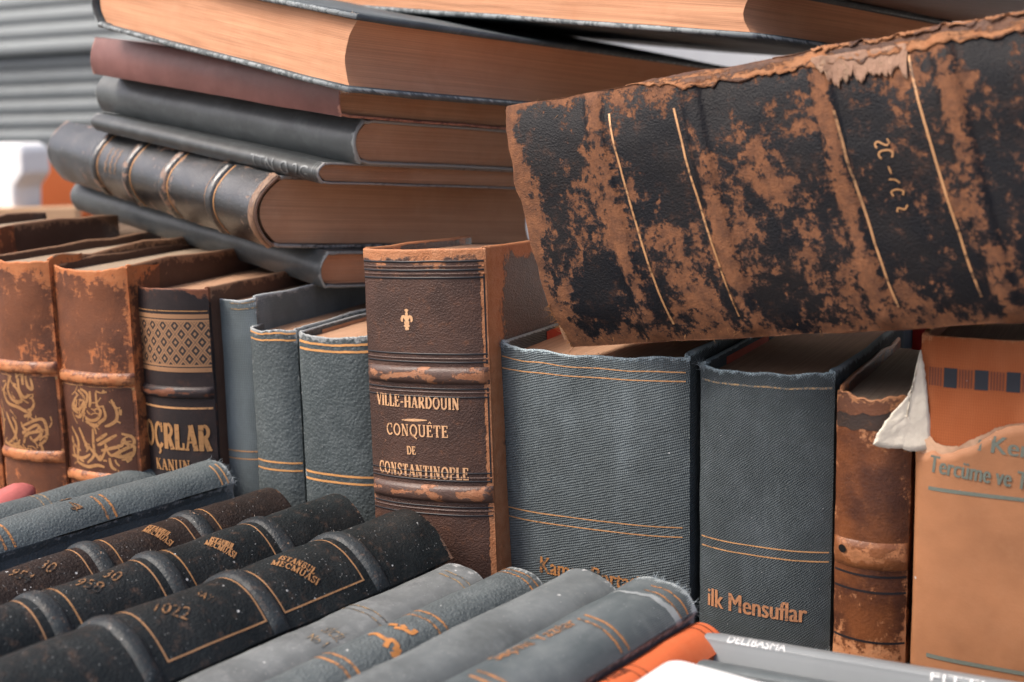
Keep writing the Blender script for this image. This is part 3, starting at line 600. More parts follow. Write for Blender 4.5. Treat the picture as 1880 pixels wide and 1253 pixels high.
callig(r1, 1, [[(0.01316, 0.09394), (0.01597, 0.08679), (0.01520, 0.08170), (0.01070, 0.07864), (0.00738, 0.07775)],
  [(0.00766, 0.09011), (0.00872, 0.08364), (0.00511, 0.08053), (0.00048, 0.07801), (-0.00685, 0.07958)],
  [(0.00328, 0.09782), (0.00347, 0.09059), (0.00565, 0.08637), (0.00263, 0.08182), (-0.00291, 0.08067), (-0.00838, 0.08383)],
  [(-0.00113, 0.09826), (-0.00140, 0.09099), (-0.00255, 0.08872)],
  [(-0.01084, 0.09819), (-0.00624, 0.09424), (-0.00780, 0.08900), (-0.01225, 0.08635), (-0.01507, 0.09043), (-0.01119, 0.09524)],
  [(-0.00867, 0.09912), (-0.00320, 0.09594), (-0.00589, 0.08844), (-0.01063, 0.08213), (-0.01497, 0.08237)],
  [(0.01827, 0.08827), (0.01800, 0.08466)],
  [(0.01342, 0.09250), (0.01482, 0.09110)],
  [(0.00805, 0.09916), (0.00918, 0.09812)],
  [(-0.01374, 0.09205), (-0.01664, 0.08731), (-0.01252, 0.08412)],
  [(-0.01954, 0.07510), (-0.01465, 0.06690), (-0.01581, 0.05783), (-0.01065, 0.05482)],
  [(-0.01251, 0.07530), (-0.00919, 0.06758), (-0.00680, 0.06193)],
  [(-0.00157, 0.07566), (-0.00200, 0.06682), (-0.00229, 0.05943), (-0.00762, 0.05444)],
  [(0.00044, 0.06850), (0.00864, 0.07345)],
  [(0.00106, 0.06561), (0.01488, 0.07298)],
  [(0.00345, 0.06287), (0.01660, 0.06647), (0.01823, 0.06869)],
  [(0.01789, 0.07378), (0.02400, 0.07161), (0.02437, 0.06724), (0.02031, 0.06798), (0.01840, 0.07087)],
  [(0.00774, 0.06316), (0.01075, 0.06040), (0.01711, 0.06356), (0.02432, 0.06651), (0.02325, 0.06068), (0.01666, 0.05769)],
  [(0.00900, 0.05884), (0.01018, 0.05376), (0.01317, 0.05170)],
  [(0.01233, 0.06047), (0.01757, 0.05991), (0.02340, 0.06287)],
  [(-0.00919, 0.06758), (-0.00043, 0.05960), (0.00296, 0.05768), (0.00800, 0.06611)],
  [(-0.01996, 0.06315), (-0.01825, 0.05746), (-0.01147, 0.05694), (-0.00507, 0.05990)],
  [(-0.01630, 0.05403), (-0.00787, 0.05219), (-0.00010, 0.05373), (0.00514, 0.05306)],
  [(-0.02040, 0.06904), (-0.01857, 0.06411), (-0.01313, 0.06118)],
  [(0.01951, 0.05701), (0.02280, 0.05922)]])
callig(r0, 0, [[(-0.01183, 0.09969), (-0.01529, 0.09406), (-0.01241, 0.08767), (-0.00381, 0.08555), (0.00352, 0.08310), (0.00833, 0.08780), (0.00709, 0.09220)],
  [(-0.00778, 0.10380), (-0.01116, 0.09604), (-0.00748, 0.08969), (-0.00041, 0.08953), (-0.00255, 0.09606), (-0.00629, 0.09874)],
  [(-0.00166, 0.10353), (-0.00148, 0.09688), (0.00174, 0.09191), (0.00639, 0.09364)],
  [(0.00404, 0.10461), (0.00519, 0.09876), (0.00845, 0.09742), (0.00744, 0.10402)],
  [(0.00137, 0.10520), (0.00164, 0.09931)],
  [(-0.02014, 0.08358), (-0.01869, 0.07473), (-0.02227, 0.06498)],
  [(-0.01468, 0.08137), (-0.01073, 0.07435), (-0.00647, 0.06429)],
  [(-0.00891, 0.07907), (-0.00638, 0.07333), (-0.00965, 0.06543), (-0.01815, 0.06114)],
  [(-0.00225, 0.07372), (0.01152, 0.07900), (0.01493, 0.07461), (0.01429, 0.06714), (0.00917, 0.06250)],
  [(-0.00179, 0.06925), (0.00875, 0.07519), (0.01148, 0.07006), (0.00608, 0.06534), (0.00373, 0.06818)],
  [(-0.00151, 0.06326), (0.00205, 0.06956), (0.01317, 0.07160)],
  [(0.00291, 0.06062), (0.00689, 0.05638), (0.01131, 0.05958), (0.01020, 0.06479)],
  [(-0.00706, 0.05969), (0.00078, 0.05819), (0.00417, 0.05544)],
  [(0.00039, 0.07991), (0.00603, 0.08176)],
  [(-0.02114, 0.06214), (-0.01151, 0.06064), (-0.00445, 0.06374)],
  [(-0.01459, 0.05716), (-0.00686, 0.06122), (-0.00195, 0.05946)]])

# dark book with the gold lattice
DKL = leather('near_black_leather', (.026,.021,.022), (.040,.030,.030), (.20,.075,.04), thr=.70, patch=60, kw=.35, grain=1100, gb=.2, rough=(.36,.55), spec=.28)
b = r2 = Book('R2', 'leather_book', 'dark leather book with gold lattice band, right of the calligraphy pair', G_ROW, g=.0005, jw=.006, lump=.0004, top_noise=.0006, tc=.0028)
b.covers(DKL, BOARD); b.pages(PAGE_B)
zt, zb = zof((0.01292, 0.14442)), zof((0.01065, 0.11123))
N = NT('gold_lattice'); sp = N.n('ShaderNodeSeparateXYZ', {0: N.uv()}); kx = 1/.0078
a = N.math('MULTIPLY', N.math('ADD', sp.outputs[0], N.math('MULTIPLY', sp.outputs[1], .82)), kx); c_ = N.math('MULTIPLY', N.math('SUBTRACT', sp.outputs[0], N.math('MULTIPLY', sp.outputs[1], .82)), kx)
fa = N.math('ABSOLUTE', N.math('SUBTRACT', N.math('FRACT', a), .5)); fb = N.math('ABSOLUTE', N.math('SUBTRACT', N.math('FRACT', c_), .5))
mx = N.math('MAXIMUM', fa, fb)
ring = N.math('MULTIPLY', N.math('GREATER_THAN', mx, .13), N.math('LESS_THAN', mx, .33))
edge = N.math('MULTIPLY', N.math('GREATER_THAN', mx, .455), 1.0)
vv = N.attr('wear')                                             # 0..1 across the band
inside = N.math('MULTIPLY', N.math('GREATER_THAN', vv, .13), N.math('LESS_THAN', vv, .87))
lines_ = N.math('MAXIMUM', N.math('LESS_THAN', N.math('ABSOLUTE', N.math('SUBTRACT', vv, .085)), .010), N.math('LESS_THAN', N.math('ABSOLUTE', N.math('SUBTRACT', vv, .915)), .010))
dk = N.math('MAXIMUM', N.math('MULTIPLY', N.math('MAXIMUM', ring, N.math('MULTIPLY', edge, .6)), inside), lines_)
rubm = N.step(N.noise(N.map(N.uv(), (3,0,0)), 300, 6.0, .7), .60, .72)
cg = N.mix(N.math('MAXIMUM', dk, N.math('MULTIPLY', rubm, .6)), (.36,.19,.095), (.035,.026,.024))
LAT = N.done(cg, .5, N.bump(N.math('SUBTRACT', 1.0, dk), .5, .0003), .5, .15)
b.sheet('gold_lattice_band', -b.ssp*.985, b.ssp*.985, zb, zt, LAT, ns=36, nzz=40, wearv=lambda u, v: v)
b.band(zof((0.00981, 0.09919)), .007, .0022, DKL); b.line(zof((0.00918, 0.09026)), GILT, w=.0012)
b.line(zof((0.01304, 0.14628)), GILT_D, w=.0006)
b.text('OÇRLAR', (-0.02092, 0.06620), (0.02440, 0.06524), .0150, GILT_D, serif=True, bold=.15)
b.text('KANUN', (-0.01283, 0.05257), (0.01219, 0.05308), .0066, GILT_D, serif=True, bold=.2)

# three grey books
def greybook(key, label, mat, **kw):
    b = Book(key, 'cloth_book', label, G_ROW, **kw); b.covers(mat); b.pages(PAGE_B); return b
GC = cloth('grey_green_cloth', (.130,.156,.162), period=.0011, contrast=.16, gb=.25, film=.35, rough=.7)
PB1 = pebble('grey_pebbled_cloth', (.110,.133,.139), grain=640, gb=.8); PB2 = pebble('slate_pebbled_cloth', (.090,.111,.117), grain=640, gb=.85)
r3 = greybook('R3', 'slim grey-green cloth book, tallest of the three plain grey books', GC, lump=.0003, top_noise=.0008, sag=.0016, g=.001)
r4 = greybook('R4', 'grey pebbled cloth book with gold double lines, middle of the three plain grey books', PB1, lump=.0003, top_noise=.001, sag=.001)
r5 = greybook('R5', 'grey pebbled book with bright gold double lines, touching the brown French history', PB2, lump=.0003, top_noise=.001, sag=.0012)
r3.line(zof((0.01303, 0.15105)), GILT_F, s0=0.0, s1=r3.ssp*1.02, w=.0008)
r3.line(zof((0.01284, 0.14733)), GILT_F, s0=0.0, s1=r3.ssp*1.02, w=.0008)
r3.line(zof((0.00059, 0.06362)), GILT, w=.0008)
r3.line(zof((0.00027, 0.05905)), GILT, w=.0008)
r4.line(zof((0.00482, 0.13517)), GILT_BR, w=.0010)
r4.line(zof((0.00458, 0.13118)), GILT_BR, w=.0010)
r4.line(zof((0.00306, 0.06055)), GILT_BR, w=.0010)
r4.line(zof((0.00278, 0.05607)), GILT_BR, w=.0010)
r5.line(zof((0.00369, 0.13237)), GILT_BR, w=.0013)
r5.line(zof((0.00349, 0.12850)), GILT_BR, w=.0013)
r5.line(zof((0.00257, 0.05923)), GILT_BR, w=.0012)
r5.line(zof((0.00236, 0.05520)), GILT_BR, w=.0012)
r5.endpaper(1, RED, .03, .09); r5.endpaper(-1, PAGE_B, .02, .09)
for bb in (r4, r5): bb.fray(40, THREAD, lambda bb=bb: (random.uniform(-bb.sh, bb.sh), bb.H, 1.0), .0022)

# the brown French book
VB = leather('brown_morocco', (.060,.034,.027), (.090,.048,.036), (.40,.155,.065), (.48,.22,.11), thr=.665, patch=75, kw=.50, grain=1250, gb=.75, rough=(.40,.6), fine=.35, soft=.04, spec=.3)
VBB = leather('brown_morocco_band', (.075,.045,.038), (.11,.065,.05), (.30,.115,.052), (.36,.17,.09), thr=.72, patch=160, kw=.50, grain=1250, gb=.4, rough=(.36,.55), spec=.4, mid=(.13,.06,.035))
b = r6 = Book('R6', 'leather_book', 'tall brown leather book titled Conquête de Constantinople, with raised bands', G_ROW, g=.0006, jw=.005, tc=.003, ts=.0016, lump=.00035, top_noise=.0004)
b.we, b.wle, b.wh, b.wlh = .62, .0065, .15, .002
b.wearlist.append(lambda sv, z: 1.25*math.exp(-((sv-b.sh-.0016)/.0050)**4))
b.covers(VB, None, 60); b.pages(PAGE)
z1, z2 = zof((0.00507, 0.12259)), zof((0.00389, 0.06191))
HW = .0115
for z in (z1, z2):
    b.band(z, .0088, .0024, VBB, .45)
    for k in (-1.0, -.78, -.62, .62, .78, 1.0): b.sheet('blind_line', -b.ssp*.98, b.ssp*.98, z+k*HW*.95-.0004, z+k*HW*.95+.0004, BLIND if abs(k) != .78 else VBB, ns=24, nzz=2, offf=lambda u, v: .0004*(1-(2*v-1)**2))
for y, z in ((474, (0.00460, 0.17996)[1]), (483, (0.00449, 0.17752)[1]), (490, (0.00441, 0.17561)[1]), (497, (0.00432, 0.17371)[1]), (504, (0.00423, 0.17180)[1])):
    b.sheet('blind_line', -b.ssp*.98, b.ssp*.97, z-.0005, z+.0005, BLIND if y in (474,490,504) else VB, ns=24, nzz=2, offf=lambda u, v: .0004*(1-(2*v-1)**2))
b.vline(b.ssp*.965, z2+.006, z1-.006, BLIND, .0008, 'blind_line'); b.vline(b.ssp*.965, z1+.006, b.H-.012, BLIND, .0008, 'blind_line')
G6 = gilt('title_gilt', (.78,.45,.24), (.18,.10,.07), thr=.42, scale=800)
b.text('VILLE-HARDOUIN', (-0.02866, 0.10601), (0.02045, 0.10545), .0062, G6, serif=True, bold=.12)
b.sheet('title_rule', b.s_of_x((-0.01269, 0.09937)[0]), b.s_of_x((0.00217, 0.09989)[0]), 0, 0, G6, ns=8, nzz=1, zf=lambda u: (lerp((-0.01270, 0.09909)[1], (0.00216, 0.09961)[1], u)-.0007*math.sin(math.pi*(.12+.8*u)), lerp((-0.01270, 0.09909)[1], (0.00216, 0.09961)[1], u)+.0007*math.sin(math.pi*(.12+.8*u))))
b.text('CONQUÊTE', (-0.02283, 0.09085), (0.01421, 0.09114), .0061, G6, serif=True, bold=.1)
b.text('DE', (-0.01025, 0.08138), (-0.00470, 0.08148), .0043, G6, serif=True, bold=.2)
b.text('CONSTANTINOPLE', (-0.02936, 0.07014), (0.02377, 0.06950), .0063, G6, serif=True, bold=.12)
cx, cz = b.xs((-0.00715, 0.14999)); fl = []
def fp(*pts): return crom([(cx+x*.00078, cz+y*.00078) for x, y in pts], 5)
fl += [(fp((0,5.5),(0,2.5),(0,-.6)), .0016), (fp((-1.1,6.4),(0,7.2),(1.1,6.4)), .0014), (fp((-.6,5),(.6,5)), .0016)]
for sg in (-1, 1): fl += [(fp((0,-.5),(sg*.9,1.8),(sg*2.2,3.0),(sg*3.5,2.2),(sg*3.6,.6),(sg*2.9,.4)), .0015), (fp((0,-1.4),(sg*.9,-2.6),(sg*1.9,-3.6)), .0012)]
fl += [(fp((-1.9,-1),(0,-.9),(1.9,-1)), .0014), (fp((0,-1),(0,-5.2)), .0016), (fp((-1.3,-5.4),(0,-4.8),(1.3,-5.4)), .0012)]
b.ribbons('fleuron_stamp', fl, G6)

# the two large slate cloth books
RC = cloth('ribbed_slate_cloth', (.096,.114,.120), period=.00105, rib=(.8,1.0), contrast=.36, gb=.7, film=.3, filmcol=(.20,.24,.26), diag=.18, kw=.62, specks=.03, wearcol=(.36,.44,.47))
RC2 = cloth('dark_slate_cloth', (.067,.081,.087), period=.0010, rib=(.9,.9), contrast=.36, gb=.7, film=.22, filmcol=(.17,.20,.22), diag=.5, kw=.60, specks=.02, wearcol=(.32,.40,.43))
b = r7 = Book('R7', 'cloth_book', 'thickest slate cloth book with frayed head, right of the brown French history', G_ROW, g=.0012, jw=.007, tc=.003, ts=.0014, lump=.0005, sag=.0015, top_noise=.0012)
b.we, b.wle, b.wh = .62, .003, .22
b.covers(RC, None, 56); b.pages(PAGE_B, sq=.006)
b.line(zof((0.00641, 0.12998)), GILT, w=.0006, tilt=-.0012 if 674 < 680 else 0.0)
b.line(zof((0.00635, 0.12485)), GILT, w=.0006, tilt=-.0012 if 693 < 680 else 0.0)
b.line(zof((0.00609, 0.05208)), GILT, w=.0006, s0=-b.ssp*.99, s1=b.ssp*.93)
b.line(zof((0.00603, 0.04729)), GILT, w=.0006, s0=-b.ssp*.99, s1=b.ssp*.93)
b.text('Kamus Portati', (-0.02758, 0.02082), (0.02570, 0.01808), .0090, GILT_R, bold=.0005)
b.endpaper(-1, RED, .052, .11); b.endpaper(1, RED, .06, .11)
b.fray(110, THREAD, lambda: (random.uniform(-r7.sh, r7.sh), r7.H-.0003, 1.0), .0022)
b.fray(60, THREAD, lambda: (-r7.ssp+random.uniform(-.003,.004), r7.H-random.uniform(0,.004), .7), .005)
b = r8 = Book('R8', 'cloth_book', 'dark slate cloth book titled ilk Mensuflar, left of the brown leather spine', G_ROW, g=.0012, jw=.007, tc=.003, ts=.0014, lump=.0005, sag=.001, top_noise=.0012)
b.we, b.wle, b.wh = .58, .003, .2
b.covers(RC2, None, 56); b.pages(PAGE_B, sq=.005)
b.line(zof((0.00141, 0.12611)), GILT_F, w=.0009)
b.line(zof((0.00257, 0.04856)), GILT, w=.0006)
b.line(zof((0.00262, 0.04401)), GILT, w=.0006)
G8 = gilt('copper_gilt', (.56,.27,.14), (.08,.08,.08), thr=.42, scale=900)
b.text('ilk Mensuflar', (-0.02698, 0.01445), (0.02153, 0.01407), .0094, G8, bold=.0006)
b.endpaper(-1, RED, .03, .10)
b.fray(90, THREAD, lambda: (random.uniform(-r8.sh, r8.sh), r8.H-.0003, 1.0), .0020)
b.fray(50, THREAD, lambda: (-r8.ssp+random.uniform(-.003,.003), r8.H-random.uniform(0,.003), .7), .005)

# brown leather spine
TL = leather('tan_brown_leather', (.060,.022,.013), (.165,.056,.021), (.40,.16,.065), (.44,.21,.10), thr=.63, big=.28, fine=.45, mid=(.20,.075,.03), patch=95, stretch=(1.5,.9,1), kw=.42, grain=900, gb=.35, rough=(.34,.6), soft=.04)
TLB = leather('tan_brown_band', (.12,.044,.020), (.22,.08,.03), (.42,.17,.07), thr=.60, patch=120, kw=.4, rough=(.34,.55))
b = r9 = Book('R9', 'leather_book', 'brown leather spine with a round wormhole, between slate cloth and torn dust jacket', G_ROW, g=.0005, jw=.005, tc=.0025, ts=.0015, lump=.0006, sag=.003, top_noise=.0026)
b.we, b.wle, b.wh, b.wlh = .55, .007, .35, .002
b.covers(TL, None, 50); b.pages(PAGE_L, sq=.004)
zb9 = zof((0.00145, 0.05242)); b.band(zb9, .013, .0015, TLB, .3)
for z in (zb9-.0095, zb9-.017, zof((0.00246, 0.01160)), zof((-0.00017, 0.11760)), zof((-0.00011, 0.11514))): b.sheet('blind_line', -b.ssp*.97, b.ssp*.97, z-.0005, z+.0005, BLIND, ns=20, nzz=1)
hs, hz = b.xs((-0.01078, 0.05439))
hole = [(hs+.0019*math.cos(a*math.tau/14), hz+.0019*math.sin(a*math.tau/14)) for a in range(14)]
b.flat_mesh('wormhole', hole, [tuple(range(14))], plain('hole_dark', (.004,.003,.003), .95), .0021)
TLT = leather('scuffed_head_leather', (.14,.052,.024), (.07,.028,.016), (.36,.15,.06), (.42,.20,.09), thr=.58, patch=110, kw=.2, rough=(.6,.8))
b.sheet('torn_head_leather', -b.ssp*.97, b.ssp*.9, 0, 0, TLT, off=.0004, ns=34, nzz=5, zf=lambda u: (b.H-.0065-.0022*nz(u*3, 1, 2, 2.0)-.0012*nz(u*14, 4, 2, 2.0)-.004*(1-u), b.H+.0004))
HD = leather('blackened_head', (.030,.022,.020), (.05,.03,.022), (.30,.12,.045), thr=.62, patch=90, kw=.15)
b.sheet('dark_head_stain', -b.ssp*.98, b.ssp*.96, 0, 0, HD, off=.00022, ns=30, nzz=5, zf=lambda u: (b.H-.0165-.0018*nz(u*3, 7, 2, 2.0)-.0012*nz(u*15, 7, 2, 2.0), b.H-.006))

# orange book in its torn dust jacket
OC = cloth('orange_red_cloth', (.33,.095,.034), period=.0010, contrast=.12, gb=.25, film=.15, filmcol=(.40,.15,.07), wearcol=(.55,.26,.14), rough=.75, streak=.15)
b = r10 = Book('R10', 'jacketed_book', 'orange book in a torn tan dust jacket, rightmost of the back row', G_ROW, g=.001, jw=.006, tc=.003, lump=.0003, top_noise=.0003)
b.we, b.wle = .5, .0025
b.covers(OC, None, 40); b.pages(PAGE_B, sq=.006)
NAVY = plain('navy_print', (.030,.034,.044), .7, coord='uv'); THIN = plain('dark_red_print', (.17,.055,.035), .7, coord='uv')
q0 = (-0.03323, 0.13630); q1 = (0.00164, 0.13577); zbm = q0[1]; zs_ = (q1[1]-q0[1])/(q1[0]-q0[0])
sx0 = b.s_of_x(q0[0]); per = b.s_of_x((-0.01545, 0.13619)[0])-b.s_of_x((-0.02817, 0.13633)[0]); per *= 1.0
x = b.s_of_x((-0.02817, 0.13633)[0])-per
while x < b.ssp*.95:
    if x > -b.ssp*.97+.003:
        o = b.sheet('printed_square', x-.0026, x+.0030, zbm-.0043, zbm+.0043, NAVY, ns=4, nzz=2)
    for k in range(5):
        xx = x+per*(.32+.095*k)
        if xx > -b.ssp*.97+.001: b.sheet('printed_bar', xx-.00035, xx+.00035, zbm-.0040, zbm+.0040, THIN, ns=1, nzz=2)
    x += per
JK = smooth_cloth('tan_jacket_paper', (.385,.170,.078), film=.3, filmcol=(.43,.215,.11), wearcol=(.62,.36,.20), specks=.01, rough=.62, mott=.26, grain=900, gb=.15, kw=.25)
tear = [b.xs(p) for p in ((-0.04144, 0.10350), (-0.03931, 0.10484), (-0.03700, 0.10817), (-0.03515, 0.10992), (-0.03224, 0.10717), (-0.02805, 0.10649), (-0.02306, 0.10707), (-0.01825, 0.11046), (-0.01347, 0.11307), (-0.00792, 0.11667), (-0.00278, 0.11853), (0.00234, 0.11944), (0.01285, 0.12172), (0.02543, 0.11988), (0.03756, 0.12179))]
under = [b.xs(p) for p in ((-0.04140, 0.10202), (-0.03727, 0.10175), (-0.03353, 0.10381), (-0.03068, 0.10226), (-0.02702, 0.10322), (-0.02211, 0.10572), (-0.01681, 0.10772), (-0.01254, 0.11173), (-0.00786, 0.11525), (-0.00275, 0.11759), (0.00238, 0.11850), (0.01290, 0.12079), (0.02547, 0.11895), (0.03760, 0.12087))]
def interp(poly, s_):
    if s_ <= poly[0][0]: return poly[0][1]
    for a, c in zip(poly, poly[1:]):
        if a[0] <= s_ <= c[0]:
            t = (s_-a[0])/(c[0]-a[0]); t = t*t*(3-2*t)*.5+t*.5; return lerp(a[1], c[1], t)
    return poly[-1][1]
sA, sB = b.s[3], b.s[-4]
ju = lambda u: lerp(sA, sB, u)
b.sheet('dust_jacket', sA, sB, 0, 0, JK, off=.0007, ns=150, nzz=24, zf=lambda u: (-.0003, interp(under, ju(u))+.0004*nz(ju(u)*300, 0, 1, 1.0)), thick=.0003, offf=lambda u, v: .0006*v**8)
TORN = plain('torn_paper_core', (.68,.43,.28), .9, .2, 300, coord='uv')
s0_, s1_ = tear[0][0]-.001, tear[-1][0]
b.sheet('torn_paper_edge', s0_, s1_, 0, 0, TORN, off=.0008, ns=130, nzz=4, zf=lambda u: (interp(under, lerp(s0_, s1_, u))-.0006, interp(tear, lerp(s0_, s1_, u))+.0005*nz(u*90, 0, 1, 1.0)), offf=lambda u, v: .0008*v)
INK = gilt('green_grey_ink', (.13,.15,.125), (.30,.18,.09), thr=.36, rough=.7, scale=900); INK.node_tree.nodes['Principled BSDF'].inputs['Metallic'].default_value = 0
b.text('ı Kerim', (-0.01564, 0.10591), (0.01474, 0.10362), .0078, INK, bold=.0005, off=.0012)
b.text('Tercüme ve Tefsir', (-0.03558, 0.09415), (0.01644, 0.08960), .0080, INK, bold=.0005, off=.0012)
sL, sR = b.xs((-0.03533, 0.08653)), b.xs((0.00382, 0.08488))
def rule(pa, pb, w):
    A, Bq = b.xs(pa), b.xs(pb); sl = (Bq[1]-A[1])/(Bq[0]-A[0])
    b.sheet('printed_rule', A[0], b.ssp*.8, 0, 0, INK, off=.0010, ns=26, nzz=1, zf=lambda u: (A[1]+sl*(lerp(A[0], b.ssp*.8, u)-A[0])*.55-w/2, A[1]+sl*(lerp(A[0], b.ssp*.8, u)-A[0])*.55+w/2))
rule((-0.03533, 0.08653), (0.00379, 0.08560), .0017); rule((-0.03376, 0.00937), (0.00713, 0.00723), .0019)
# the white flap folded back from the torn jacket
fp_ = [(-0.04047, 0.14793), (-0.03882, 0.14141), (-0.03745, 0.12904), (-0.03610, 0.11710), (-0.03521, 0.10453), (-0.03876, 0.10297), (-0.04305, 0.10285), (-0.04682, 0.10423), (-0.05151, 0.10430), (-0.05529, 0.10470), (-0.05817, 0.10593), (-0.05686, 0.11053), (-0.05326, 0.11678), (-0.04874, 0.12256), (-0.04561, 0.12672), (-0.04301, 0.13227), (-0.04184, 0.13913)]
WP = plain('white_torn_paper', (.84,.77,.64), .9, .18, 90, bump=.35, bscale=420)
xs0 = max(p[0] for p in fp_)
fp2 = []
for i_ in range(len(fp_)):
    p_, q_ = fp_[i_], fp_[(i_+1) % len(fp_)]
    for k_2 in range(6):
        t_ = k_2/6; x_, z_ = lerp(p_[0], q_[0], t_), lerp(p_[1], q_[1], t_)
        fp2.append((x_+.0005*nz(x_, z_, 1, 700), z_+.0005*nz(x_, z_, 6, 700)))
fp_ = fp2
n = len(fp_); cxm = sum(p[0] for p in fp_)/n; czm = sum(p[1] for p in fp_)/n
V, F = [], []
rings = 6
for r in range(rings+1):
    k = r/rings
    for x_, z_ in fp_:
        xx, zz = cxm+(x_-cxm)*k, czm+(z_-czm)*k
        V.append((xx, -.0016-(xs0-xx)*.42-.0003*math.sin((xx-xs0)*300)+.0009*nz(xx, zz, 3, 110)+.0003*nz(xx, zz, 3, 400), zz))
for r in range(rings):
    for i in range(n): j = (i+1) % n; F.append((r*n+i, r*n+j, (r+1)*n+j, (r+1)*n+i))
o = mesh_obj('torn_flap', V, F, WP, b.root); o['label'] = 'white torn paper flap'
md = o.modifiers.new('thickness', 'SOLIDIFY'); md.thickness = .0004

rb = Book('RB', 'cloth_book', 'bright red book end showing in the gap behind the torn dust jacket', 'books behind the back row', g=.0006)
rb.covers(smooth_cloth('bright_red_cloth', (.62,.045,.05), film=.1, specks=0)); rb.pages(PAGE_L)

# ---------------------------------------------------------------- the horizontal stack
BK1 = smooth_cloth('black_leatherette', (.046,.053,.056), film=.5, filmcol=(.13,.145,.15), rough=.36, specks=.01, wearcol=(.30,.30,.30), spec=.6, thr=.80)  # grey sheen is put into the colour of both leatherettes as pale film
BK2 = smooth_cloth('charcoal_leatherette', (.082,.094,.098), film=.5, filmcol=(.165,.185,.19), rough=.38, specks=.01, wearcol=(.28,.30,.30), spec=.55, thr=.80)
MAR = smooth_cloth('maroon_leatherette', (.20,.085,.075), film=.3, filmcol=(.27,.14,.125), rough=.45, specks=.0, wearcol=(.45,.22,.16), spec=.45, thr=.85)
s0 = Book('S0', 'leather_book', 'thin black leather book at the bottom of the flat stack', G_STACK, g=.0006, tc=.0020, lump=.0008, top_noise=.0006)
s0.covers(BK2); s0.pages(PAGE_O, sq=.003)
RBL = leather('black_ribbed_leather', (.008,.010,.012), (.020,.023,.026), (.26,.14,.085), (.20,.11,.07), thr=.615, patch=70, kw=.25, grain=1000, gb=.55, rough=(.25,.6), spec=.65, soft=.03, film=.12, filmcol=(.10,.11,.115), coat=.7, big=.2)
RBB = leather('ribbed_leather_edge', (.22,.13,.085), (.15,.09,.065), (.32,.19,.12), thr=.5, patch=120, kw=.2, rough=(.4,.55))
b = s1 = Book('S1', 'leather_book', 'thick black leather book with four brown-edged raised bands in the flat stack', G_STACK, g=.0006, jw=.004, tc=.0026, ts=.0024, lump=.0006, top_noise=.0005)
b.we, b.wle = .55, .004
zb_ = [zof((0.00001, 0.07438)), zof((0.00072, 0.12200)), zof((0.00227, 0.17173)), zof((0.00210, 0.22793))]
b.covers(RBL, BK1, 60); b.pages(PAGE, sq=.002)
for z in zb_:
    b.band(z, .0085, .0022, RBL, .3)
    for dz in (-.0052, .0052): b.line(z+dz, GILT_D, w=.0013, name='brown_line')
b.sheet('head_rim', -b.ssp*.99, b.ssp*.99, b.H-.0055, b.H+.0004, RBB, off=.0003, ns=30, nzz=5, offf=lambda u, v: .0009*math.sin(math.pi*v))
a0 = b.xs((-0.01274, 0.08537)); 
for i, t_ in enumerate(('ΗΟΩ', 'ΤΟΜ')):
    pass
ws_ = []
for k in range(3):                                              # faint gilt squiggles of the small title, no longer legible
    zc = lerp(zb_[0], zb_[1], .38+.14*k)
    ws_.append((crom([(-.014+.0022*i, zc+.0011*(-1)**i*(.6+.4*random.random())) for i in range(9)], 3), .0006))
b.ribbons('faded_title', ws_, GILT_D)
s2 = Book('S2', 'leather_book', 'thinnest black book with silver lettering, lying on the ribbed leather book', G_STACK, g=.0004, jw=.003, tc=.0014, ts=.0016, lump=.0003)
s2.covers(BK1); s2.pages(PAGE_B, sq=.002)
SIL = gilt('silver_foil', (.20,.215,.22), (.10,.11,.115), thr=.47, rough=.4)
H2 = s2.H
for (tx, z_a, z_b) in (('TTN', H2-.062, H2-.040), ('0', H2-.034, H2-.026), ('2G', H2-.022, H2-.008)):
    vs, fs = font_mesh(tx); x0 = min(v[0] for v in vs); x1 = max(v[0] for v in vs); k = (z_b-z_a)/(x1-x0)
    s2.flat_mesh('title_lettering', [(-.0005-(y-.36)*.0090/.72 if False else .0012-(y-.36)*.0085/.72, z_a+(x_-x0)*k) for x_, y in vs], fs, SIL)
for z in (H2-.0045, H2-.0025): s2.line(z, SIL, w=.0006, name='silver_line')
s3 = Book('S3', 'leather_book', 'plain charcoal leatherette book lying under the maroon book', G_STACK, g=.0008, jw=.005, tc=.0022, ts=.002, lump=.0007, top_noise=.0004)
s3.wearlist.append(lambda sv, z: .25*math.exp(-(s3.H-z)/.002)); s3.covers(BK2); s3.pages(PAGE_B, sq=.002)
s4 = Book('S4', 'leather_book', 'maroon book lying between charcoal leatherette and the large open-edged book', G_STACK, g=.0006, jw=.004, tc=.0018, lump=.0005)
s4.covers(MAR); s4.pages(PAGE_B, sq=.002)
GRB = smooth_cloth('grey_board', (.085,.102,.110), film=.6, filmcol=(.20,.23,.24), wearcol=(.28,.31,.32), specks=.03, kw=.40, rough=.7)
def big_flat(key, label, mat, pg, **kw):
    b = Book(key, 'cloth_book', label, G_STACK, g=.001, jw=.008, tc=.0032, lump=.0010, top_noise=.0006, **kw)
    b.we, b.wle = .5, .002
    b.covers(mat); b.pages(pg, sq=.004, fore=.005, concave=.55, wob=.0007); return b
s5 = big_flat('S5', 'large grey-covered book showing its orange page edges, lying on the maroon book', GRB, PAGE_O)
s6 = big_flat('S6', 'large grey-covered book with orange page edges at the top of the picture', GRB, PAGE_O)
s7 = Book('S7', 'cloth_book', 'faded brown book in the top right corner, lying above the scuffed leather spine', G_STACK, g=.0006, lump=.0005)
s7.covers(smooth_cloth('faded_brown_cloth', (.24,.15,.12), film=.3, filmcol=(.3,.2,.16))); s7.pages(PAGE_B)
CR = plain('torn_leaf', (.80,.55,.38), .85)
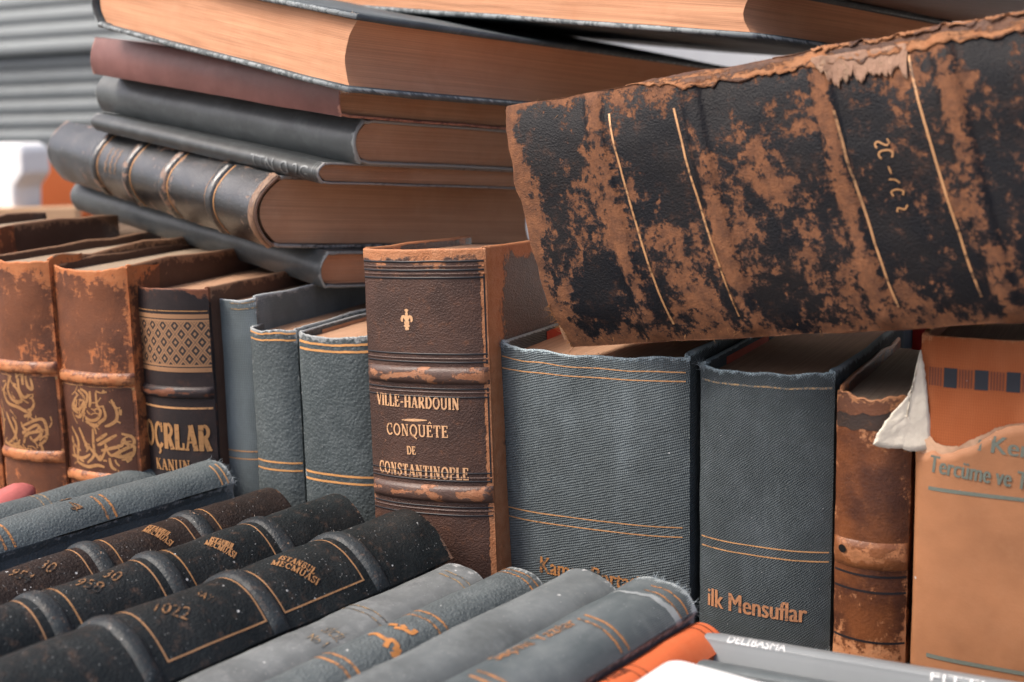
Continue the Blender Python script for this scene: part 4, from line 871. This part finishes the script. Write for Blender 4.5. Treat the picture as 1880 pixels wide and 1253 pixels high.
for k in (0, -1): s5.fray(14, THREAD_P, lambda k=k: (s5.s[k]*(1-random.uniform(0,.02)), s5.H, 1.0), .003)

# ---------------------------------------------------------------- the big scuffed leather book leaning on the row
BG = leather('scuffed_black_leather', (.007,.008,.011), (.013,.012,.013), (.225,.098,.048), (.105,.050,.031), thr=.556, soft=.020, patch=62, stretch=(.9,1.25,1), kw=.24, grain=1300, gb=.6, rough=(.50,.80), fine=.50, spec=.17, big=.34, mid=(.050,.028,.022), midw=.055)
b = bg_ = Book('B', 'leather_book', 'huge scuffed black and brown leather spine leaning over the back row at right', 'books stacked flat', g=.0008, jw=.006, tc=.0035, ts=.002, lump=.0011, top_noise=.0016, skew=0.1625)
def zb(x_, y_): return (x_, y_)
gl = [((0.04795, 0.22760), (-0.05127, 0.22427)), ((0.04555, 0.19494), (-0.04916, 0.19053)), ((0.03372, 0.12311), (-0.04963, 0.11961)), ((0.05135, 0.08957), (-0.04798, 0.08586))]
zw = [(0.00808, 0.23550)[1], (0.00262, 0.18595)[1], (-0.00390, 0.12671)[1], (-0.00946, 0.07625)[1]]
b.we, b.wle, b.wh, b.wlh = .5, .005, .55, .004
for z in zw: b.wearlist.append(lambda sv, z_, z=z: .60*math.exp(-((z_-z)/.0038)**2)*(.55+.9*nz(sv*20, z*9, 0, 1.0)))
b.wearlist.append(lambda sv, z_: .25*math.exp(-(b.H-z_)/.012)+.15*math.exp(-abs(sv+b.ssp)/.014))
b.bands = [(z, .009, .0022) for z in zw]
b.covers(BG, None, 70); b.pages(PAGE_B)
GB = gilt('thin_old_gilt', (.50,.265,.12), (.10,.055,.03), thr=.46, scale=340)
for a_, c_2 in gl:
    A, Cc = b.xs(a_), b.xs(c_2)
    lo, hi = (A, Cc) if A[0] < Cc[0] else (Cc, A)
    b.sheet('gilt_line', lo[0], hi[0], 0, 0, GB, off=.0003, ns=60, nzz=1, zf=lambda u, lo=lo, hi=hi: (lerp(lo[1], hi[1], u)+.0003*nz(u*6, lo[1]*40, 0, 1.0)-.00048, lerp(lo[1], hi[1], u)+.0003*nz(u*6, lo[1]*40, 0, 1.0)+.00048))
# rubbed letters of the title, reading up the spine
tl = []
for (px_, kind) in (((0.01777, 0.10709), 'S'), ((0.01331, 0.10660), 'C'), ((0.00668, 0.10635), 'l'), ((0.00262, 0.10564), 'r'), ((-0.00262, 0.10616), 'c'), ((-0.00929, 0.10594), 's')):
    c0, z0 = b.xs(px_)
    sh = {'S': [(-2,3),(0,3.6),(1.2,2),(0,0),(-1.2,-2),(0,-3.6),(2,-3)], 'C': [(-2,2.6),(0,3.6),(1.8,2),(1.8,-2),(0,-3.6),(-2,-2.6)], 'l': [(-2,0),(2,.6)], 'r': [(-2,-2),(0,0),(.5,3)], 'c': [(-1.6,2.4),(.6,3),(1.6,0),(.6,-3),(-1.6,-2.4)], 's': [(-1.5,3),(.5,2),(-.5,-1),(1.6,-3)]}[kind]
    tl.append((crom([(c0+x_*.0008, z0+y_*.0008) for x_, y_ in sh], 4), .0007))
b.ribbons('title_lettering', tl, GILT_D, .0004)
TN = leather('torn_orange_leather', (.13,.050,.020), (.05,.022,.014), (.27,.105,.040), (.34,.16,.075), thr=.55, patch=110, stretch=(2.6,.35,1), kw=.1, grain=900, gb=.8, rough=(.6,.85))
PL_ = leather('peeled_pale_leather', (.27,.155,.10), (.22,.12,.075), (.36,.23,.15), thr=.6, patch=90, kw=.1, grain=800, gb=.5, rough=(.7,.85))
# upper edge: ragged torn layers (head runs to the left, so larger z is further left)
zl, zr = (0.06017, 0.21897)[1], (0.06082, 0.05357)[1]-.03
def ragged(u, f, a_, ph): return a_*(nz(u*f, ph, 1, 1.0)+.5*nz(u*f*3.1, ph+4, 1, 1.0))
def strip(name, z_a, z_b, base, wid, mat, off, f=9, amp=.006, ph=0.0, label=None):
    V, UV, WR, F = [], [], [], []; n1, n2 = 160, 8
    for i in range(n1+1):
        u = i/n1; z = lerp(z_a, z_b, u); taper = min(1, u/.18, (1-u)/.05+.2)
        lo_ = base-(wid+ragged(u, f, amp, ph))*taper
        for j in range(n2+1):
            v = j/n2; sv = lerp(lo_, base+.002, v)
            V.append(b.P(sv, z, off+.0005*nz(u*14, v*3, ph, 1.0)+.0004*nz(u*5, v*9, ph, 1.0)+.0005*(1-v)**4)); UV.append((sv, z)); WR.append(.2+.5*(1-v)**2)
    for i in range(n1):
        for j in range(n2): F.append((i*(n2+1)+j, (i+1)*(n2+1)+j, (i+1)*(n2+1)+j+1, i*(n2+1)+j+1))
    o = mesh_obj(name, V, F, mat, b.root, UV, WR)
    md = o.modifiers.new('thickness', 'SOLIDIFY'); md.thickness = .0003; md.offset = -1
    if label: o['label'] = label
    return o
strip('torn_leather', zl, zr, b.ssp+.001, .009, TN, .0004, 22, .0045, 1.0)
strip('peeling_leather', (0.05028, 0.12900)[1], (0.04814, 0.08979)[1], b.ssp-.006, .010, PL_,   .0007, 11, .006, 3.0, 'pale peeling leather')
strip('torn_leather', (0.05343, 0.14813)[1], zr, b.ssp+.004, .0050, TN, .0010, 26, .003, 6.0)
b.fray(120, THREAD_B, lambda: (-b.ssp*random.uniform(.9, 1.04), random.uniform(0.02, b.H), -.2), .0028)
b.fray(70, THREAD_B, lambda: (random.uniform(-b.ssp, -b.ssp*.6), b.H, .9), .004)
b.fray(60, THREAD_B, lambda: (b.ssp*random.uniform(.85, 1.0), random.uniform(.05, b.H), .4), .003)

# ---------------------------------------------------------------- spine-up books in front
F1M = pebble('grey_grained_cloth', (.120,.146,.153), grain=760, gb=.8, film=.35, filmcol=(.20,.22,.225))
FDK = leather('black_grained_leather', (.009,.012,.013), (.016,.019,.020), (.30,.17,.11), (.22,.14,.10), thr=.735, patch=80, kw=.25, grain=900, gb=.7, rough=(.42,.6), specks=.42, film=.30, filmcol=(.045,.055,.057), spec=.22)
FDB = leather('brown_black_leather', (.020,.014,.012), (.030,.021,.018), (.30,.16,.09), (.20,.11,.07), thr=.72, patch=80, kw=.25, grain=900, gb=.9, rough=(.42,.6), specks=.3, film=.3, filmcol=(.05,.05,.05), spec=.2)
FBD = leather('scuffed_black_band', (.020,.024,.027), (.035,.042,.046), (.36,.20,.12), (.42,.28,.19), thr=.75, patch=150, kw=.30, grain=900, gb=.6, rough=(.38,.6), specks=.3, film=.2, filmcol=(.06,.072,.075), spec=.25)
FLG = smooth_cloth('pale_grey_cloth', (.165,.180,.184), film=.65, filmcol=(.29,.305,.308), specks=.28, mott=.36, grain=1800, gb=.35, rough=.75, kw=.4, spec=.3)
FLG2 = smooth_cloth('mid_grey_cloth', (.140,.157,.162), film=.6, filmcol=(.23,.25,.252), specks=.2, mott=.38, grain=1800, gb=.35, rough=.75, kw=.4, spec=.3)
FGR = pebble('grey_leather_grain', (.120,.142,.148), grain=820, gb=.9, film=.5, filmcol=(.22,.245,.25), specks=.12)
FDG = cloth('dark_grey_cloth', (.090,.108,.115), period=.0009, contrast=.25, gb=.4, film=.6, filmcol=(.185,.203,.207), specks=.16, kw=.7, wearcol=(.36,.40,.41))
FOR = smooth_cloth('orange_cloth', (.62,.135,.045), film=.3, filmcol=(.66,.22,.10), specks=.03, mott=.14, rough=.6, wearcol=(.75,.35,.2), thr=.86, kw=.35)
def up(key, label, mat, cat_name='cloth_book', **kw):
    kw = dict(dict(g=.0018, jw=.010, tc=.0026, lump=.0008, top_noise=.0006), **kw)
    b = Book(key, cat_name, label, G_UP, **kw); b.covers(mat); b.pages(PAGE_B); return b
f0 = up('F0', 'grey cloth book, leftmost in the front row, half hidden behind a taller grey spine', F1M)
f1 = up('F1', 'grey grained book with frayed head, lying left of the three black ridged spines', F1M, g=.0022, jw=.012)
f2 = up('F2', 'brown-black ridged leather book, leftmost of the three black spines in front', FDB, 'leather_book', jw=.008, g=.001)
f3 = up('F3', 'dusty black ridged leather book, middle of the three black spines in front', FDK, 'leather_book', jw=.008, g=.001)
f4 = up('F4', 'black ridged leather book with complete gold frames, biggest of the three black spines', FDK, 'leather_book', jw=.008, g=.001)
f5 = up('F5', 'pale grey cloth spine touching the biggest black ridged book', FLG)
f6 = up('F6', 'grey leather-grained book with orange-gold lettering, between two plain pale grey spines', FGR)
f7 = up('F7', 'plain pale grey book without gilding, beside the frayed dark grey book', FLG2, p_=0) if False else up('F7', 'plain pale grey book without gilding, beside the frayed dark grey book', FLG2)
f8 = up('F8', 'dark grey book with badly frayed head, left of the orange book', FDG, g=.0022, jw=.012, top_noise=.0018)
f9 = up('F9', 'bright orange cloth book with thin black rings, lying in the front row', FOR, g=.0014, jw=.009)
def pair(b, z, mat, gap=.0042, w=.0010, s0=None, s1=None):
    b.line(z-gap/2, mat, s0, s1, w); b.line(z+gap/2, mat, s0, s1, w)
pair(f0, zof((-0.00481, 0.22706)), GILT_F); 
pair(f1, zof((-0.00086, 0.22219)), GILT_R, .005, .0014, s0=0.0); pair(f1, f1.H-.006, GILT, .004, .001, s0=.004); pair(f1, zof((0.00784, 0.16396)), GILT_R, .005, .0014, s0=.0)
f1.text('14', (-0.00691, 0.20549), (0.00884, 0.20317), .0066, GILT_N, bold=0.0)
f1.fray(60, THREAD, lambda: (random.uniform(-f1.ssp, f1.sh), f1.H, 1.0), .003)
def frame(b, za, zb_, s1, mat, w=.0008):
    b.line(za, mat, -b.ssp*.9, s1, w); b.line(zb_, mat, -b.ssp*.9, s1, w); b.vline(s1-w/2, min(za, zb_), max(za, zb_), mat, w)
# biggest black book
b = f4
zA, zB, zC, zD = zof((0.02336, 0.25854)), zof((0.02296, 0.21049)), zof((0.02330, 0.20000)), zof((0.02359, 0.14916))
se = b.s_of_x((0.02329, 0.23512)[0])
frame(b, zA, zB, se, GILT_Q); frame(b, zC, zD, se, GILT_Q)
bz = [zof((0.02258, 0.26727)), (zB+zC)/2, zof((0.02317, 0.14198))-.002]
for z in bz: b.band(z, .0085, .0020, FBD, .35)
b.text('İSTANBUL', (-0.00004, 0.22746), (0.01482, 0.23529), .0042, GILT_M, serif=True, bold=.15)
b.text('MECMUASI', (0.00120, 0.22182), (0.01909, 0.23318), .0042, GILT_M, serif=True, bold=.15)
b.text('SAYI', (0.00252, 0.17848), (0.01004, 0.18143), .0050, GILT_N, bold=0.0)
b.text('1022', (0.00325, 0.15750), (0.01326, 0.16641), .0080, GILT_N, bold=0.0)
for z in bz: b.fray(24, THREAD_P, lambda z=z: (random.uniform(-.01, .01), z+random.uniform(-.003,.003), .3), .003)
b = f3
bz3 = [zof((0.01140, 0.24946)), zof((0.01335, 0.18461)), zof((0.01458, 0.12558))]
for z in bz3: b.band(z, .0085, .0019, FBD, .4); 
for z in bz3: b.line(z-.0085, GILT_Q, w=.0008)
for z in bz3[1:]: b.line(z+.0085, GILT_D, w=.0008)
b.text('İSTANBUL', (0.00271, 0.21381), (0.01155, 0.22002), .0040, GILT_M, serif=True, bold=.15)
b.text('MECMUASI', (0.00334, 0.21008), (0.01492, 0.21842), .0040, GILT_M, serif=True, bold=.15)
b.text('30', (0.00174, 0.15538), (0.00775, 0.15825), .0078, GILT_N, bold=0.0); b.text('958', (0.00103, 0.14174), (0.01030, 0.14758), .0078, GILT_N, bold=0.0)
for z in bz3: b.fray(20, THREAD_P, lambda z=z: (random.uniform(-.012, .012), z+random.uniform(-.003,.003), .3), .003)
b = f2
bz2 = [zof((0.01016, 0.24627)), zof((0.01143, 0.18645))]
for z in bz2: b.band(z, .0085, .0019, FBD, .6); b.line(z-.0085, GILT_Q, w=.0008); b.line(z+.0085, GILT_D, w=.0008)
b.text('İSTANBUL', (-0.00015, 0.21946), (0.01043, 0.22438), .0040, GILT_M, serif=True, bold=.15)
b.text('MECMUASI', (0.00176, 0.21544), (0.01447, 0.22247), .0040, GILT_M, serif=True, bold=.15)
b.text('30', (0.00385, 0.15644), (0.00933, 0.15948), .0078, GILT_N, bold=0.0); b.text('954', (0.00236, 0.14210), (0.01063, 0.14646), .0078, GILT_N, bold=0.0)
# pale grey trio
pair(f5, zof((0.00736, 0.23409)), GILT_F); pair(f5, f5.H-.012, GILT_F, s0=-.003)
f5.text('SİCİL', (0.00070, 0.20702), (0.01103, 0.20648), .0060, GILT_F, serif=False, bold=0.0); f5.text('No 1', (0.00202, 0.19695), (0.01042, 0.19824), .0060, GILT_F, bold=0.0)
pair(f6, zof((0.00959, 0.21943)), GILT_R, .005, .0013); pair(f6, f6.H-.006, GILT_R, .0042, .0010); pair(f6, zof((0.00810, 0.16580)), GILT_R, .005, .0013)
G6B = gilt('orange_foil', (.62,.27,.09), (.16,.15,.14), thr=.40, scale=500)
def foil(b, name, strokes, w):
    return b.ribbons(name, [(crom([b.xs(p) for p in st], 5), w) for st in strokes], G6B)
foil(f6, 'foil_lettering', [[(-0.00464, 0.19001), (-0.00231, 0.19208), (0.00214, 0.19125), (0.00678, 0.19085)], [(0.00748, 0.18689), (0.00530, 0.19243), (0.00884, 0.19254), (0.01011, 0.18923)], [(0.01078, 0.18660), (0.01123, 0.18998), (0.01026, 0.19231)], [(0.01169, 0.18756), (0.01253, 0.18795)],
  [(-0.00478, 0.20257), (-0.00091, 0.20373)], [(-0.00049, 0.20127), (0.00373, 0.20268), (0.00685, 0.20327), (0.00658, 0.20695)], [(0.00044, 0.20493), (0.00341, 0.20370)]], .0022)
pair(f8, zof((0.00709, 0.23158)), GILT_R, .0050, .0013, s0=-.004); pair(f8, f8.H-.011, GILT_R, .0060, .0011, s0=.0); pair(f8, zof((-0.00302, 0.16477)), GILT_R, .005, .0013, s0=-.006)
f8.text('Seçme Yazılar', (-0.00559, 0.17899), (-0.00071, 0.22509), .0070, GILT_R, bold=0.0)
f8.fray(80, THREAD, lambda: (random.uniform(-f8.ssp*.3, f8.sh*1.1), f8.H-random.uniform(0,.001), .8), .0034)
WRN = smooth_cloth('frayed_pale_cloth', (.30,.33,.34), film=.6, filmcol=(.42,.45,.45), rough=.9, specks=.1)
f8.sheet('frayed_patch', -f8.ssp*.5, f8.sh*.98, 0, 0, WRN, off=.0003, ns=50, nzz=4, zf=lambda u: (lambda c, h: (c-h, c+h))(f8.H-.022+.006*u+.0014*nz(u*7, 0, 0, 1.0), .0008+.0016*u+.0007*nz(u*16, 3, 0, 1.0)))
BLK = plain('black_ink', (.035,.022,.018), .6, coord='uv')
for dz in (.003, .0075): f9.line(f9.H-dz, BLK, w=.0005, name='printed_ring')
zr9 = zof((0.00378, 0.19946)); 
for dz in (.0, .005): f9.line(zr9+dz, BLK, w=.0005, name='printed_ring')
f9.text('Fuzuli', (-0.00126, 0.18622), (0.00045, 0.19907), .0052, BLK, bold=0.0)

# modern grey books and the white booklet at the lower right
SG = plain('satin_grey_cover', (.23,.25,.26), .48, .10, 20, spec=.5, bscale=900, bump=.04); SG2 = plain('dark_satin_cover', (.115,.135,.142), .5, .2, 30, spec=.5, wear=(.2,.22,.225))
WHT = plain('white_print', (.82,.83,.83), .5)
f10 = Book('F10', 'paperback_book', 'smooth pale grey book with white print, standing in front of the brown leather spine', G_UP, g=.0001, jw=.003, tc=.0010, ts=.0010, lump=.0001, top_noise=0)
f10.covers(SG); f10.pages(PAGE_L, sq=.0005)
f11 = Book('F11', 'paperback_book', 'dark grey book with white name on its cover, lowest at the right', G_UP, g=.0001, jw=.003, tc=.0010, ts=.0010, lump=.0001, top_noise=0)
f11.covers(SG2); f11.pages(PAGE_L, sq=.0005)
# lettering reads along these spines, towards -z of the book
def along(b, string, p0, p1, h, mat, sbias=0.0):
    vs, fs = font_mesh(string); x0 = min(v[0] for v in vs); x1 = max(v[0] for v in vs)
    z0, z1 = p0[1], p1[1]; k = (z1-z0)/(x1-x0); s0 = b.s_of_x(p0[0])+sbias
    return b.flat_mesh('title_lettering', [(s0+(y-.36)*h/.72, z0+(x_-x0)*k) for x_, y in vs], fs, mat, .0002)
along(f10, 'DELİBASMA', (-0.00249, 0.23383), (-0.00957, 0.20921), .0046, WHT, -.004)
along(f10, 'FITTI', (-0.01409, 0.15180), (-0.01967, 0.13204), .0036, WHT)
vs, fs = font_mesh('Merih'); x0 = min(v[0] for v in vs); x1 = max(v[0] for v in vs)
z_a = (-0.00677, 0.22355)[1]; kz = .030/(x1-x0)
f11.flat_mesh('title_lettering', [(-f11.sh-.010+(y-.36)*.009/.72, z_a-(x_-x0)*kz) for x_, y in vs], fs, WHT, .0003)
WB = plain('white_glossy_paper', (.80,.80,.80), .35, .03, 20, bump=.02)
Mb = Matrix(((0.78801, -0.61566, 0.0), (-0.0, 0.0, 1.0), (-0.61566, -0.78801, -0.0))).transposed().to_4x4(); Mb.translation = (0.05634, 0.45392, 0.04971)
rc = [(.006-.006*math.sin(t*math.pi/16), .006-.006*math.cos(t*math.pi/16)) for t in range(9)]
o = solid('booklet', rc[::-1]+[(.16, 0), (.16, .11), (0, .11)], .004, WB, matrix=Mb, bevel=.0008); tag(o, 'white booklet with a rounded corner lying at the bottom edge', 'booklet')


# ---------------------------------------------------------------- background

SHL = plain('shutter_paint', (.30,.33,.34), .7, .12, 6); SHD = plain('shutter_grey_dark', (.215,.24,.25), .5, .15, 6); WALL = plain('pale_wall_plaster', (.86,.87,.87), .9, .12, 2)
sh = bpy.data.objects.new('roller_shutter', None); C.objects.link(sh); sh.location = (-1.0788, 3.4423, 0.1958); sh.rotation_euler = (0, 0, math.radians(-28))
tag(sh, 'closed grey roller shutter, out of focus behind the books', 'shutter')
pitch_ = .0385
for i in range(26):
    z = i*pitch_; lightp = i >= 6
    V = []; prof = [(0.002, 0), (-.004, .004), (-.0065, pitch_*.45), (-.004, pitch_*.86), (.005, pitch_*.93), (.005, pitch_)]
    for x_ in (-1.5, .55): V += [(x_, y_-(.03 if lightp else 0), z+zz_) for y_, zz_ in prof]
    o = mesh_obj('slat', V, [(k, k+1, k+7, k+6) for k in range(5)], SHL if lightp else SHD, sh)  # lower slats get the darker grey
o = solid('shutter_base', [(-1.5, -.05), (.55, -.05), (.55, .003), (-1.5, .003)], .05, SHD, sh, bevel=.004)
o = solid('shutter_header', [(-1.5, 26*pitch_), (.55, 26*pitch_), (.55, 26*pitch_+.3), (-1.5, 26*pitch_+.3)], .2, SHL, sh, bevel=.01); o.location = (0, -.1, 0)
o = solid('building_wall', [(-.9, -.9), (5.5, -.9), (5.5, 3.2), (-.9, 3.2)], .2, WALL, bevel=.01); o.location = (-.2, 4.6, 0); o.rotation_euler = (0, 0, math.radians(-30)); tag(o, 'pale plastered wall seen blurred through gaps between the stacked books', 'wall')
o = solid('shop_front_wall', [(-6, -.9), (.55, -.9), (.55, 3.2), (-6, 3.2)], .12, plain('grey_render', (.40,.42,.43), .9, .2, 3), bevel=.01); o.location = (-1.0788+.028, 3.4423+.053, 0); o.rotation_euler = (0, 0, math.radians(-28)); tag(o, 'grey shop front wall carrying the roller shutter', 'wall')

slab('back_table', -.9, .35, -.15, .7, 0.0731, 0.1031, WOOD, 0.0, (-.7, 1.95, 0)); bpy.data.objects['back_table']['kind'] = 'structure'

WP2 = plain('white_plastic', (.85,.86,.87), .5, .04, 10); ORP = plain('orange_plastic', (.75,.20,.065), .55, .12, 12); BEI = plain('beige_card', (.62,.40,.24), .8, .15, 15)
w_, h_ = 0.1261, 0.0964
o = solid('white_box', [(0, 0), (w_*.80, 0), (w_*.83, h_*.35), (w_, h_*.55), (w_, h_*.86), (w_*.96, h_*.97), (w_*.86, h_), (0, h_)], .05, WP2, bevel=.006); o.location = (-0.7929, 1.9241, 0.1275); o.rotation_euler = (0, 0, math.radians(-30)); tag(o, 'blurred white rounded box in front of the orange bin at far left', 'box')

w_, h_ = 0.0808, 0.0933
o = solid('orange_bin', [(-.05, 0), (w_, 0), (w_*1.04, h_), (w_*.25, h_*1.02), (-.02, h_*.93), (-.05, h_*.85)], .09, ORP, bevel=.006); o.location = (-0.7248, 2.0108, 0.1040); tag(o, 'blurred orange plastic bin behind the left books', 'bin')

o = solid('cardboard_strip', [(0, 0), (0.1637, 0), (0.1637, 0.0258), (0, 0.0258)], .02, BEI, bevel=.003); o.location = (-0.7783, 1.8675, 0.1072); tag(o, 'blurred beige cardboard edge below the white box', 'cardboard')

pv, pf = [], []
for i in range(13):
    for j in range(16):
        t_, a_ = i/12*math.pi, j/16*math.tau; r_ = 1+.12*nz(math.cos(a_)*math.sin(t_), math.sin(a_)*math.sin(t_), math.cos(t_), 1.6)
        pv.append((.020*r_*math.sin(t_)*math.cos(a_), .012*r_*math.sin(t_)*math.sin(a_), .0085*r_*math.cos(t_)))
for i in range(12):
    for j in range(16): pf.append((i*16+j, i*16+(j+1)%16, (i+1)*16+(j+1)%16, (i+1)*16+j))
o = mesh_obj('cloth_bundle', pv, pf, plain('pink_cloth', (.50,.14,.13), .85, .25, 60)); o.location = (-0.2878, 0.7085, 0.0421); o.rotation_euler = (0, -.35, .5); tag(o, 'pink cloth bundle peeping out at the left edge below the calligraphy books', 'cloth')
